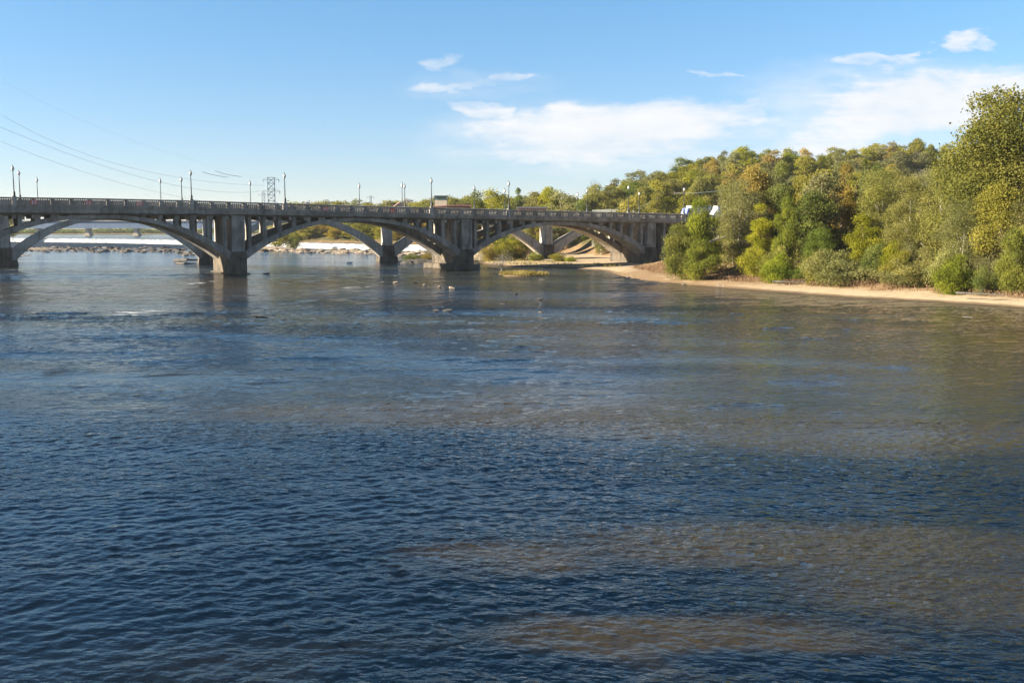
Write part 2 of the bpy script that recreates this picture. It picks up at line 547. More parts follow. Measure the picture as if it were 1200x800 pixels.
LEAF = {
    'olive': m_leaf('olive_leaves', (0.165, 0.165, 0.044), (0.319, 0.292, 0.088), (0.396, 0.330, 0.110)),
    'greygreen': m_leaf('grey_green_leaves', (0.173, 0.179, 0.068), (0.326, 0.304, 0.126), (0.399, 0.347, 0.147)),
    'yellowgreen': m_leaf('yellow_green_leaves', (0.198, 0.193, 0.029), (0.380, 0.336, 0.061), (0.484, 0.374, 0.088)),
    'bright': m_leaf('bright_green_leaves', (0.145, 0.168, 0.030), (0.325, 0.325, 0.055), (0.41, 0.38, 0.07)),
    'dark': m_leaf('dark_green_leaves', (0.105, 0.135, 0.033), (0.240, 0.255, 0.063), (0.345, 0.315, 0.075)),
    'rust': m_leaf('rusty_orange_leaves', (0.26, 0.205, 0.06), (0.41, 0.31, 0.095), (0.46, 0.31, 0.09)),
    'gold': m_leaf('golden_leaves', (.240, .190, .026), (.410, .310, .055), (.48, .35, .06)),
    'sycamore': m_leaf('sycamore_leaves', (.125, .128, .030), (.265, .240, .060), (.33, .28, .08)),
    'bare': m_leaf('grey_bare_twigs', (.19, .17, .13), (.33, .29, .23), None, .1),
}
COLWORD = {'olive': 'olive green', 'greygreen': 'pale grey-green', 'yellowgreen': 'yellow-green', 'bright': 'bright green', 'dark': 'dark green',
           'rust': 'rusty orange', 'gold': 'golden yellow', 'bare': 'grey half-bare'}

# ------------------------------------------------------------------ terrain
TH = R(29.0)
UX, UY = math.cos(TH), math.sin(TH)
NX, NY = -math.sin(TH), math.cos(TH)
S = 45.25
P1 = ground(280.5, 321)


def smooth(x, a, b):
    t = np.clip((x - a) / (b - a), 0, 1)
    return t * t * (3 - 2 * t)


# water's edge of the wooded bank, from beside the camera upstream, then round the far end of the reservoir
SHORE = [(75, -80), (72, 0), (62, 60), (54, 98)] + [ground(*p) for p in
         ((1200, 360.5), (1100, 353.5), (1000, 348), (950, 344.5), (850, 337), (800, 333), (756, 328), (734, 324), (704, 317), (640, 313.5), (600, 312.5), (565, 309.5), (548, 304))] + \
        [(-13, 300), (-16, 345), (-30, 392), (-62, 425), (-97, 452), (-100, 520), (-150, 700), (-220, 1000), (-260, 1085), (-2500, 1100)]
SHORE = np.array(SHORE, float)
POLY = np.vstack([SHORE, [(-2500, 9000), (9000, 9000), (9000, -80)]])


def shore_dist(X, Y):
    X = np.asarray(X, float)
    Y = np.asarray(Y, float)
    d2 = np.full(X.shape, 1e18)
    for a, b in zip(SHORE[:-1], SHORE[1:]):
        ex, ey = b - a
        t = np.clip(((X - a[0]) * ex + (Y - a[1]) * ey) / (ex * ex + ey * ey), 0, 1)
        d2 = np.minimum(d2, (X - a[0] - t * ex) ** 2 + (Y - a[1] - t * ey) ** 2)
    ins = np.zeros(X.shape, bool)
    j = len(POLY) - 1
    for i in range(len(POLY)):
        xi, yi = POLY[i]
        xj, yj = POLY[j]
        if yi != yj:
            c = ((yi > Y) != (yj > Y)) & (X < (xj - xi) * (Y - yi) / (yj - yi) + xi)
            ins ^= c
        j = i
    return np.where(ins, 1, -1) * np.sqrt(d2)


def vnoise(X, Y, s, seed):
    r = np.random.default_rng(seed)
    out = 0
    for k in range(5):
        a = r.uniform(0, 6.28)
        fr = s * r.uniform(.6, 1.9)
        out = out + np.sin((X * math.cos(a) + Y * math.sin(a)) * fr + r.uniform(0, 6.28))
    return out / 5


RIDGE_X = [300, 540, 640, 690, 730, 760, 800, 870, 920, 960, 1000, 1060, 1200, 1500]
RIDGE_H = [5, 5, 6.5, 8.5, 13, 17, 20, 25, 26, 25, 29, 32, 36, 38]


def terrain(X, Y):
    X = np.asarray(X, float)
    Y = np.asarray(Y, float)
    d = shore_dist(X, Y) + 1.3 * vnoise(X, Y, .12, 3) * smooth(Y, 20, 60)
    land = np.interp(d, [0, 3, 6.5, 10, 14, 24, 45, 90], [0, .42, .55, 1.0, 1.9, 3.2, 4.8, 5.5])
    # broad sandy flat under the end arch and behind it
    s = (X - P1[0]) * UX + (Y - P1[1]) * UY
    n = (X - P1[0]) * NX + (Y - P1[1]) * NY
    lim = 99 + .3 * np.clip(n - 10, 0, 80)
    flat = smooth(n, -22, -9) * (1 - smooth(n, 95, 130)) * (1 - smooth(s - lim, 0, 13))
    land = land * (1 - flat) + np.interp(d, [0, 2, 8, 25, 40], [0, .22, .32, .42, .5]) * flat
    # approach road embankment
    emb = smooth(s, 99, 112) * (1 - smooth(np.abs(n - 6.8), 8, 20))
    land = np.maximum(land, land * (1 - emb) + 9.75 * emb)
    # the wooded hill
    px = 600 + 1207 * X / np.maximum(Y, 20)
    hh = np.interp(px, RIDGE_X, RIDGE_H)
    st = 30 + 64 * (1 - smooth(s - lim, 0, 18))
    hill = smooth((n - st) / (140 - st * .9), 0, 1) * smooth(Y, 150, 240)
    base = np.where(d > 0, land, 0)
    land = base + np.maximum(0, hh - base) * hill * smooth(d, 5, 40)
    res = smooth(Y, 368, 384)
    land = land + res * 2.3
    wat = np.interp(-d, [0, 4, 20, 60], [0, -.35, -1.3, -2.4])
    h = np.where(d > 0, land, wat)
    h = h + np.where(d > 2, vnoise(X, Y, .5, 11) * .12 + vnoise(X, Y, 1.4, 12) * .05, 0) * smooth(d, 2, 6)
    return h


def tz(X, Y):
    return float(terrain(np.array([X]), np.array([Y]))[0])


def axis(segs):
    out = []
    for a, b, st in segs:
        out += list(np.arange(a, b, st))
    out.append(segs[-1][1])
    return np.array(out)


gx = axis([(-3000, -600, 240), (-600, -160, 22), (-160, -30, 6), (-30, 110, 1.6), (110, 260, 6), (260, 700, 40), (700, 4000, 330)])
gy = axis([(-80, 60, 10), (60, 190, 1.4), (190, 290, 3), (290, 520, 7), (520, 1200, 30), (1200, 7000, 580)])
GX, GY = np.meshgrid(gx, gy)
GZ = terrain(GX, GY)
V = np.stack([GX.ravel(), GY.ravel(), GZ.ravel()], 1)
nx_, ny_ = len(gx), len(gy)
ii = (np.arange(ny_ - 1)[:, None] * nx_ + np.arange(nx_ - 1)[None, :]).ravel()
F = np.stack([ii, ii + 1, ii + 1 + nx_, ii + nx_], 1)
tag(link('ground', fast_mesh('ground', V, F, M['bank'], True)), 'sandy river bank rising to the wooded hill', kind='structure')

# ------------------------------------------------------------------ water
WEIR = [(-620, 890), (-298, 631), (-228, 585), (-166, 522), (-93, 439), (-50, 382), (-22, 366), (-8, 362)]
def waves(X, Y, lo):
    """wave height in metres; lo = shortest wavelength the mesh can carry"""
    r = np.random.default_rng(99)
    # rough and smooth reaches of the stream
    zone = .62 + .46 * vnoise(X * .45, Y * 1.25, .075, 61) + .30 * vnoise(X * .5, Y * 1.2, .022, 62) + .30 * vnoise(X * .7, Y * 1.3, .42, 63) + .14 * vnoise(X, Y, 1.3, 66)
    x0, y0 = ground(120, 392)
    zone = zone + .5 * np.exp(-((X - x0) / 34) ** 2 - ((Y - y0) / 20) ** 2)
    zone = np.clip(zone, .16, 1.35) * (1 - .22 * smooth(Y, 45, 80))
    wx = X + 1.1 * vnoise(X, Y, .33, 64)
    wy = Y + 1.1 * vnoise(X, Y, .31, 65)
    h = np.zeros_like(X)
    for k in range(96):
        lam = .25 * (11.0 / .25) ** ((k + r.uniform(0, 1)) / 96)
        a = R(100) + r.normal(0, 1.05)
        ph = r.uniform(0, 6.28)
        # slope contributed by each component
        sl = .035 * min(1.0, (.50 / lam) ** 1.15)
        if lam < lo: continue
        boost = 1 + 2.2 * smooth(Y, 85, 130) if lam > 1.9 else 1
        th = (wx * math.cos(a) + wy * math.sin(a)) * 2 * math.pi / lam + ph
        c = np.sin(th)
        h += boost * sl * lam / (2 * math.pi) * (c + .28 * np.cos(2 * th))
    h *= zone * (1 - .86 * smooth(Y, 185, 235))
    # standing swells over sunken ledges
    for (px, py, ln, am) in SWELLS:
        x0, y0 = ground(px, py)
        u_ = (X - x0) / ln
        v_ = (Y - y0 - .10 * (X - x0) - .35 * np.sin((X - x0) * 1.1 + px)) / (ln * .17 + .12)
        h += am * np.exp(-u_ * u_ - v_ * v_) * np.cos(v_ * 2.2)
    return h


rs = np.random.default_rng(123)
SWELLS = [(rs.uniform(-40, 640) if i % 4 else rs.uniform(600, 1100), 366 + 120 * rs.random() ** 1.6, rs.uniform(.9, 3.0), rs.uniform(.03, .085)) for i in range(110)]
SWELLS += [(368, 419, 3.2, .10), (215, 439, 3.0, .08), (60, 372, 4, .09), (290, 374, 4, .08)]
WV, WF, off = [], [], 0
for x0, x1, y0, y1, st in ((-28, 28, 8, 42, .094), (-62, 62, 42, 106, .26), (-150, 62, 106, 216, .75), (-330, 30, 216, 420, 2.2)):
    ax, ay = np.linspace(x0, x1, int((x1 - x0) / st)), np.linspace(y0, y1, int((y1 - y0) / st))
    AX, AY = np.meshgrid(ax, ay)
    hz = waves(AX, AY, st * 2.6)
    edge = np.minimum(np.minimum(AX - x0, x1 - AX), 4) / 4 if y0 > 0 else 1
    WV.append(np.stack([AX.ravel(), AY.ravel(), (hz * edge).ravel()], 1))
    n1, n2 = len(ax), len(ay)
    ii = (np.arange(n2 - 1)[:, None] * n1 + np.arange(n1 - 1)[None, :]).ravel() + off
    WF.append(np.stack([ii, ii + 1, ii + 1 + n1, ii + n1], 1))
    off += n1 * n2
# calm sheet round the finely rippled reaches
fr = [(-3000, -80, -26, 42), (26, -80, 400, 42), (-26, -80, 26, 9), (-3000, 42, -62, 106), (62, 42, 400, 106), (-3000, 106, -150, 216), (62, 106, 400, 216), (-3000, 216, -330, 420), (30, 216, 400, 420), (-3000, 420, 400, 950)]
for a, b, c, d in fr:
    WV.append(np.array([(a, b, 0), (c, b, 0), (c, d, 0), (a, d, 0)], float))
    WF.append(np.array([[off, off + 1, off + 2, off + 3]]))
    off += 4
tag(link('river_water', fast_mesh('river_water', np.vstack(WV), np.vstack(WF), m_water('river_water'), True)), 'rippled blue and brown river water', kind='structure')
RB = MB()
pts = [(x, y + 3.0, 2.2) for x, y in WEIR] + [(-20, 400, 2.2), (-45, 432, 2.2), (-85, 466, 2.2), (-90, 520, 2.2), (-140, 700, 2.2), (-210, 1000, 2.2), (-250, 1100, 2.2), (-2600, 1110, 2.2), (-2600, 890, 2.2)]
RB.add(pts, [tuple(range(len(pts)))])
tag(RB.build('reservoir_water', m_water('reservoir_water', False)), 'flat pale blue pool held above the weir', kind='structure')
weir = empty('weir', (WEIR[3][0], WEIR[3][1], 0), 0, 'long low weir with a white sheet of falling water upstream of the bridges', 'weir')
wm, ws_ = MB(), MB()
secs, secs2 = [], []
for i in range(len(WEIR) - 1):
    a, b = Vector(WEIR[i]), Vector(WEIR[i + 1])
    nst = max(2, int((b - a).length / 6))
    for k in range(nst + (i == len(WEIR) - 2)):
        p = a.lerp(b, k / nst) - Vector(WEIR[3])
        nrm = Vector((b.y - a.y, a.x - b.x)).normalized()
        if nrm.y > 0: nrm = -nrm
        j = random.uniform(-.3, .3)
        secs.append([(p.x + nrm.x * q, p.y + nrm.y * q, z) for q, z in ((-3.4, 2.22 + j * .05), (-1.0, 2.24), (.4 + j, 1.75), (1.2 + j, .95), (2.4 + j * 2, .10), (2.9, -.5), (-3.4, -.5))])
        secs2.append([(p.x - nrm.x * q, p.y - nrm.y * q, z) for q, z in ((1.2, 1.6), (4.5, 1.9), (4.5, -1.5), (1.2, -1.5))])
wm.sweep(secs).build('falling_water', M['foam'], weir, True)
ws_.sweep(secs2).build('weir_wall', M['concrete2'], weir)


# ------------------------------------------------------------------ arch bridges
ZT = ([-1.2, -.5, 0, .5, .8, 1, 1.5, 2, 2.4, 3, 3.6], [12.75, 12.98, 13.04, 13.02, 12.9, 12.72, 12.3, 12.0, 11.77, 11.4, 11.05])
ZS = ([-1.2, 0, .5, 1, 1.5, 2, 2.4, 3, 3.6], [10.1, 10.27, 10.30, 10.25, 10.0, 9.74, 9.48, 9.17, 8.83])


def arch_bridge(root, mat, t0, t1, ztop, zsof, spandrels, W, rib_w, railing, first=-1, last=3, crown_gap=.62, shaft=1.08, rib_t=(.62, .7), zspring=2.3, single=False, inset=1.15, power=2.35, S=S):
    """local frame: x along the bridge from pier 1, y across (0 = face towards the photograph), z up"""
    bay = S / 16
    zt = lambda s: float(np.interp(s / S + 1, *ztop))
    zs = lambda s: float(np.interp(s / S + 1, *zsof))
    ss = np.arange((t0 - 1) * S, (t1 - 1) * S + .01, bay)
    ov = .5
    PH = 1.42
    deck, road = MB(), MB()
    deck.sweep([[(s, -ov, zs(s) + .28), (s, .15, zs(s)), (s, W - .15, zs(s)), (s, W + ov, zs(s) + .28), (s, W + ov, zt(s) - PH - .1), (s, -ov, zt(s) - PH - .1)] for s in ss])
    deck.build('deck', mat, root)
    road.sweep([[(s, 1.7, zt(s) - PH - .13), (s, W - 1.7, zt(s) - PH - .13), (s, W - 1.7, zt(s) - PH - .05), (s, 1.7, zt(s) - PH - .05)] for s in ss])
    road.build('road_surface', M['asphalt'], root)
    for y0 in (-ov, W + ov):
        o = 1 if y0 < 0 else -1
        a, b = y0 - .1 * o, y0 + .42 * o
        lo, hi = min(a, b), max(a, b)
        rl, br = MB(), MB()
        rl.sweep([[(s, lo - .03, zt(s) - .27), (s, hi + .03, zt(s) - .27), (s, hi + .03, zt(s) - .05), (s, (lo + hi) / 2, zt(s)), (s, lo - .03, zt(s) - .05)] for s in ss])
        rl.build('top_rail', mat, root)
        br.sweep([[(s, lo - .07, zt(s) - PH - .16), (s, hi + .05, zt(s) - PH - .16), (s, hi + .05, zt(s) - PH + .26), (s, lo - .07, zt(s) - PH + .26)] for s in ss])
        br.build('base_rail', mat, root)
        if railing and o == 1:
            bl = MB()
            for s in ss[:-1]:
                for k in range(7):
                    x = s + .40 + k * (bay - .80) / 6
                    z0, z1 = zt(x) - PH + .26, zt(x) - .27
                    c = (lo + hi) / 2
                    hh = z1 - z0
                    q = [(.07, 0), (.115, .3), (.055, .75), (.08, 1)]
                    vs = [(x + r * sx, c + r * sy, z0 + hh * f_) for r, f_ in q for sx, sy in ((-1, -1), (1, -1), (1, 1), (-1, 1))]
                    fs = [(i * 4 + j, i * 4 + (j + 1) % 4, (i + 1) * 4 + (j + 1) % 4, (i + 1) * 4 + j) for i in range(3) for j in range(4)]
                    bl.add(vs, fs)
            tag(bl.build('balusters', mat, root), kind='stuff')
            pm = MB().box(-.24, .24, lo - .06, hi + .04, 0, 1).mesh('parapet_post', mat)
            for s in ss:
                o_ = link('parapet_post', pm, root, (s, 0, zt(s) - PH + .2))
                o_.scale = (1, 1, PH - .24)
        else:
            so = MB()
            so.sweep([[(s, lo, zt(s) - PH + .24), (s, hi, zt(s) - PH + .24), (s, hi, zt(s) - .24), (s, lo, zt(s) - .24)] for s in ss])
            so.build('parapet_wall', mat, root)
    # ribs
    ribs = [(.35, W - .35)] if single else [(.35, .35 + rib_w), (W - .35 - rib_w, W - .35)]

    def arch(n):
        zc = zs((n + .5 - 1) * S) - crown_gap
        c, half = (n - .5) * S, S / 2 - inset
        return c, half, zc

    def intr(n, q):
        c, half, zc = arch(n)
        return c + q * half, zspring + (zc - zspring) * (1 - abs(q) ** power)

    def extr(n, q):
        x, z = intr(n, q)
        e = 1e-3
        xa, za = intr(n, q - e)
        xb, zb = intr(n, q + e)
        dx, dz = xb - xa, zb - za
        L = math.hypot(dx, dz)
        t = rib_t[0] + rib_t[1] * q * q
        return x - dz / L * t, z + dx / L * t

    colm = {}
    for n in range(first, last):
        qs = np.linspace(-1.04, 1.04, 45)
        for (y0, y1) in ribs:
            sec = []
            for q in qs:
                xi, zi = intr(n, q)
                xe, ze = extr(n, q)
                ze = min(ze, zs(xe) + .15)
                sec.append([(xi, y0, zi), (xi, y1, zi), (xe, y1, ze), (xe, y0, ze)])
            MB().sweep(sec).build('arch_rib', mat, root)
            if not spandrels: continue
            ex = [extr(n, q) for q in np.linspace(-1, 1, 161)]
            for side in (0, 1):
                for k in range(1, 8):
                    s = (n - 1) * S + (2.2 + (k - 1) * 2.74 if side == 0 else S - 2.2 - (k - 1) * 2.74)
                    ze = float(np.interp(s, [p[0] for p in ex], [p[1] for p in ex]))
                    h = zs(s) - ze
                    if h < .3: continue
                    if (y0, y1) not in colm:
                        colm[(y0, y1)] = MB().box(-.32, .32, *((y0 + .12, y0 + 1.5) if y0 < 3 else (y1 - 1.5, y1 - .12)), 0, 1).mesh('spandrel_column', mat)
                    o_ = link('spandrel_column', colm[(y0, y1)], root, (s, 0, ze - .35))
                    o_.scale = (1, 1, h + .45)
    # cross beams under the deck
    bm_ = MB().box(-.28, .28, .3, W - .3, -.62, .05).mesh('floor_beam', mat)
    for s in ss[1:-1]:
        link('floor_beam', bm_, root, (s, 0, zs(s)))
    # piers
    for n in range(first, last + 1):
        s = (n - 1) * S
        pb = MB().box(s - 1.36, s + 1.36, -.28, W + .28, -2.5, 3.55)
        pb.box(s - 1.22, s + 1.22, -.14, W + .14, 3.55, 3.95)
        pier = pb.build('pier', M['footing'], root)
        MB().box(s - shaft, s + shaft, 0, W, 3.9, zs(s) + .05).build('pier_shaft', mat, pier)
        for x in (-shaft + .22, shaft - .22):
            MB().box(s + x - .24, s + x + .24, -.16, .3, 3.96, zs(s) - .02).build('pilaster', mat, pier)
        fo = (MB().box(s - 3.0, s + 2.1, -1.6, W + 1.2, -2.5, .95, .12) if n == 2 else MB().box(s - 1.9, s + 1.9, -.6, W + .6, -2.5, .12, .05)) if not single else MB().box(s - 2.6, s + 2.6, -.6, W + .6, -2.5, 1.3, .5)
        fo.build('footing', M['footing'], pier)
    return zt, zs


WA = 13.6
rootA = empty('arch_bridge', (P1[0], P1[1], 0), TH, 'weathered grey concrete bridge of open-spandrel arches with balustrades, crossing in front', 'bridge')
ztA, zsA = arch_bridge(rootA, M['concrete'], -.6, 3.5, ZT, ZS, True, WA, 3.7, True)
# abutment where the roadway meets the bank
MB().box((3.42 - 1) * S, (3.52 - 1) * S, .2, WA - .2, -1, zsA(2.45 * S) + .1).build('abutment', M['concrete'], rootA)
am = MB().box(-.35, .35, .5, WA - .5, 0, 1).mesh('approach_column', M['concrete'])
for k in range(1, 7):
    s = 2 * S + 1.25 + k * 2.75
    o = link('approach_column', am, rootA, (s, 0, -.5))
    o.scale = (1, 1, zsA(s) + .55)

THB = R(20.5)          # the upstream bridge is not quite parallel
SB = 42.0
UBX, UBY = math.cos(THB), math.sin(THB)
PB = ground(245, 309.3)
rootB = empty('arch_bridge', (PB[0], PB[1], 0), THB,
              'second concrete arch bridge standing farther upstream, seen through the near arches', 'bridge')
ztB, zsB = arch_bridge(rootB, M['concrete2'], -1.1, 4.0, ([-1.2, 0, 1, 2, 3, 3.6], [12.6, 12.7, 12.45, 11.9, 11.4, 11.1]),
                       ([-1.2, 0, 1, 2, 3, 3.6], [10.5, 10.55, 10.4, 10.0, 9.55, 9.3]), False, 4.2, 3.0, False, rib_t=(.95, 1.35), shaft=.9, single=True, inset=2.2, power=2.3, zspring=1.5, S=SB, last=4)


def onA(s, w, z):
    return (P1[0] + UX * s + NX * w, P1[1] + UY * s + NY * w, z)


def s_of_px(x, w, z=12.0, org=P1, ang=TH):
    ux, uy, nx, ny = math.cos(ang), math.sin(ang), -math.sin(ang), math.cos(ang)
    lo, hi = -120.0, 200.0
    for _ in range(50):
        mid = (lo + hi) / 2
        X, Y = org[0] + ux * mid + nx * w, org[1] + uy * mid + ny * w
        if projpx(X, Y, z)[0] < x: lo = mid
        else: hi = mid
    return lo


# ------------------------------------------------------------------ lamps
def lamp_meshes():
    ps = MB().lathe([(.26, 0), (.26, .12), (.2, .2), (.22, .75), (.14, .9), (.10, 1.1), (.055, 4.65), (.10, 4.7), (.13, 4.8), (.07, 4.86)], 8).mesh('post', M['iron'], True)
    gl = MB().lathe([(.10, 4.86), (.22, 5.0), (.26, 5.2), (.22, 5.42), (.13, 5.55)], 8).mesh('globe', M['globe'], True)
    cp_ = MB().lathe([(.15, 5.55), (.10, 5.66), (.03, 5.74), (.025, 6.05), (.005, 6.1)], 8).mesh('cap', M['iron'], True)
    return ps, gl, cp_


LM = lamp_meshes()
PED = MB().box(-.36, .36, -.3, .52, 0, 1.62, .03).mesh('pedestal', M['concrete2'])


def lamp(loc, label, group, h=6.1):
    r = empty('street_lamp', loc, TH, label, 'street lamp', group)
    for nm, me in zip(('post', 'globe', 'cap'), LM):
        link(nm, me, r)
    r.scale = (1, 1, h / 6.1)
    return r


A_near = [(17, 192, 'over the outermost visible arch, on the near parapet'), (224.5, 198, 'on the near parapet just before the slimmest dark-footed pier'),
          (334, 201, 'on the near parapet beside the lattice pylon'), (505.5, 207, 'on the near parapet in front of the glazed lookout building'),
          (596, 210.5, 'on the near parapet just past the pier with the sunlit footing'), (736, 215, 'with pale globe on the near parapet over the sandy arch'),
          (801, 217.5, 'on the near parapet end post beside the white box truck')]
for x, yt, ph in A_near:
    s = s_of_px(x, -.3)
    zt_ = ztA(s)
    X, Y, _ = onA(s, -.42, 0)
    top = at(x, yt, Y)[2]
    link('pedestal', PED, rootA, (s, -.5, zt_ - 1.55))
    lamp((X, Y, zt_ + .07), 'tall iron lamp post ' + ph, 'lamps on the near parapet', max(4.6, top - zt_ - .07))
A_far = [(213.5, 206, 'close behind the near lamp beside the pier'), (474.5, 214, 'the closer to the pylonless gap of a tight pair'), (556, 216, 'before the round dark-green tree'),
         (688, 219, 'against the grey bare trees at the foot of the hill'), (749, 223, 'with a pale globe, before the wooded slope'), (24, 198, 'just inside the outermost near lamp')]
A_far_lbl = ['shorter lamp post behind the near parapet, close beside the lamp above the dark pier', 'far-parapet lamp post, the shorter one of the tight pair over the second arch',
             'far-parapet lamp post standing before the round green tree by the flat-roofed building', 'far-parapet lamp post in front of the grey half-bare trees at the hill foot',
             'far-parapet lamp post with pale globe before the wooded slope', 'far-parapet lamp post close behind the outermost near lamp at the frame edge']
for (x, yt, _), lb in zip(A_far, A_far_lbl):
    s = s_of_px(x, WA + .3)
    X, Y, _ = onA(s, WA + .3, 0)
    top = at(x, yt, Y)[2]
    lamp((X, Y, ztA(s) - .02), lb, 'lamps on the far parapet', max(4.2, top - ztA(s)))
B_l = [(45, 206, 'thin distant lamp post on the upstream bridge above the first red and white board'), (189, 207, 'thin distant lamp post on the upstream bridge, where the drooping wires pass'),
       (294, 210, 'thin distant lamp post on the upstream bridge just before the lattice pylon'), (421.5, 213, 'thin distant lamp post alone over the middle of the second arch'),
       (471.5, 212, 'distant upstream lamp post, the taller one of the tight pair over the second arch'), (591.5, 219, 'thin distant lamp post almost touching the near lamp past the middle pier'),
       (677, 224, 'distant lamp post with pale globe among the pale trees over the third arch'), (771, 228, 'distant lamp post with pale globe near the bridge end')]
for x, yt, lb in B_l:
    s = s_of_px(x, 0, 12, PB, THB)
    X, Y = PB[0] + UBX * s, PB[1] + UBY * s
    zb = ztB(s)
    top = at(x, yt, Y)[2]
    lamp((X, Y, zb), lb, 'lamps on the upstream bridge', max(4.0, top - zb))

# red and white boards on the parapet
for x, lb in ((40, 'small red and white board on the parapet beside the outermost lamps'), (103.5, 'small red and white board on the parapet over the widest arch crown'),
              (163.5, 'small red and white board on the parapet midway between wide arch crown and pier'), (381, 'brightest small red and white board, on the parapet over the second arch'),
              (460, 'faded small reddish board on the parapet near the tight lamp pair')):
    s = s_of_px(x, -.6)
    r = empty('warning_board', onA(s, -.66, ztA(s) - 1.25), TH, lb, 'warning board', 'red and white boards on the parapet')
    MB().box(-.5, .5, -.03, .03, .08, .84).build('panel', M['red'], r)
    pale = .11 if x != 460 else .05
    for k in (-.22, .2):
        MB().box(k - pale, k + pale, -.036, -.031, .16, .70).build('white_bar', M['white'], r)

# ------------------------------------------------------------------ girder bridge far up the pool
rootC = empty('girder_bridge', (at(130, 276, 875)[0], 875, 2.2), 0, 'long flat blue-grey girder bridge on pale piers across the pool upstream', 'bridge')
x0c, x1c = at(-220, 276, 875)[0] - rootC.location.x, at(345, 276, 875)[0] - rootC.location.x
gd = MB().box(x0c, x1c, 0, 11, 6.0, 12.0)
gd.build('girder', M['girder'], rootC)
MB().box(x0c, x1c, -.7, 11.7, 12.003, 12.9).build('deck', M['concrete2'], rootC)
for px in (-190, -130, -72, -14, 43, 101, 158, 216, 274, 330):
    x = at(px, 276, 875)[0] - rootC.location.x
    b = MB()
    b.sweep([[(x - 2.6, 1.0, z0), (x + 2.6, 1.0, z0), (x + 2.6, 10, z0), (x - 2.6, 10, z0)] for z0 in (-3, 1.0)])
    b.sweep([[(x - w_, 1.6, z0), (x + w_, 1.6, z0), (x + w_, 9.4, z0), (x - w_, 9.4, z0)] for z0, w_ in ((1.0, 1.9), (4.8, 1.0), (6.0, 1.5))])
    b.build('pier', M['cream'], rootC)

# ------------------------------------------------------------------ trees
def leaf_quads(P, Nrm, L, Wd, r, updir=None):
    """P centres, Nrm normals, L lengths, Wd widths"""
    n = len(P)
    t = r.normal(size=(n, 3))
    if updir is not None:
        t = t * .45 + updir
    t -= Nrm * (t * Nrm).sum(1, keepdims=True)
    t /= np.linalg.norm(t, axis=1, keepdims=True) + 1e-9
    b = np.cross(Nrm, t)
    tl, bw = t * L[:, None] / 2, b * Wd[:, None] / 2
    Vv = np.stack([P - tl, P - tl * .1 + bw, P + tl, P - tl * .1 - bw], 1).reshape(-1, 3)
    return Vv, np.arange(4 * n).reshape(-1, 4)


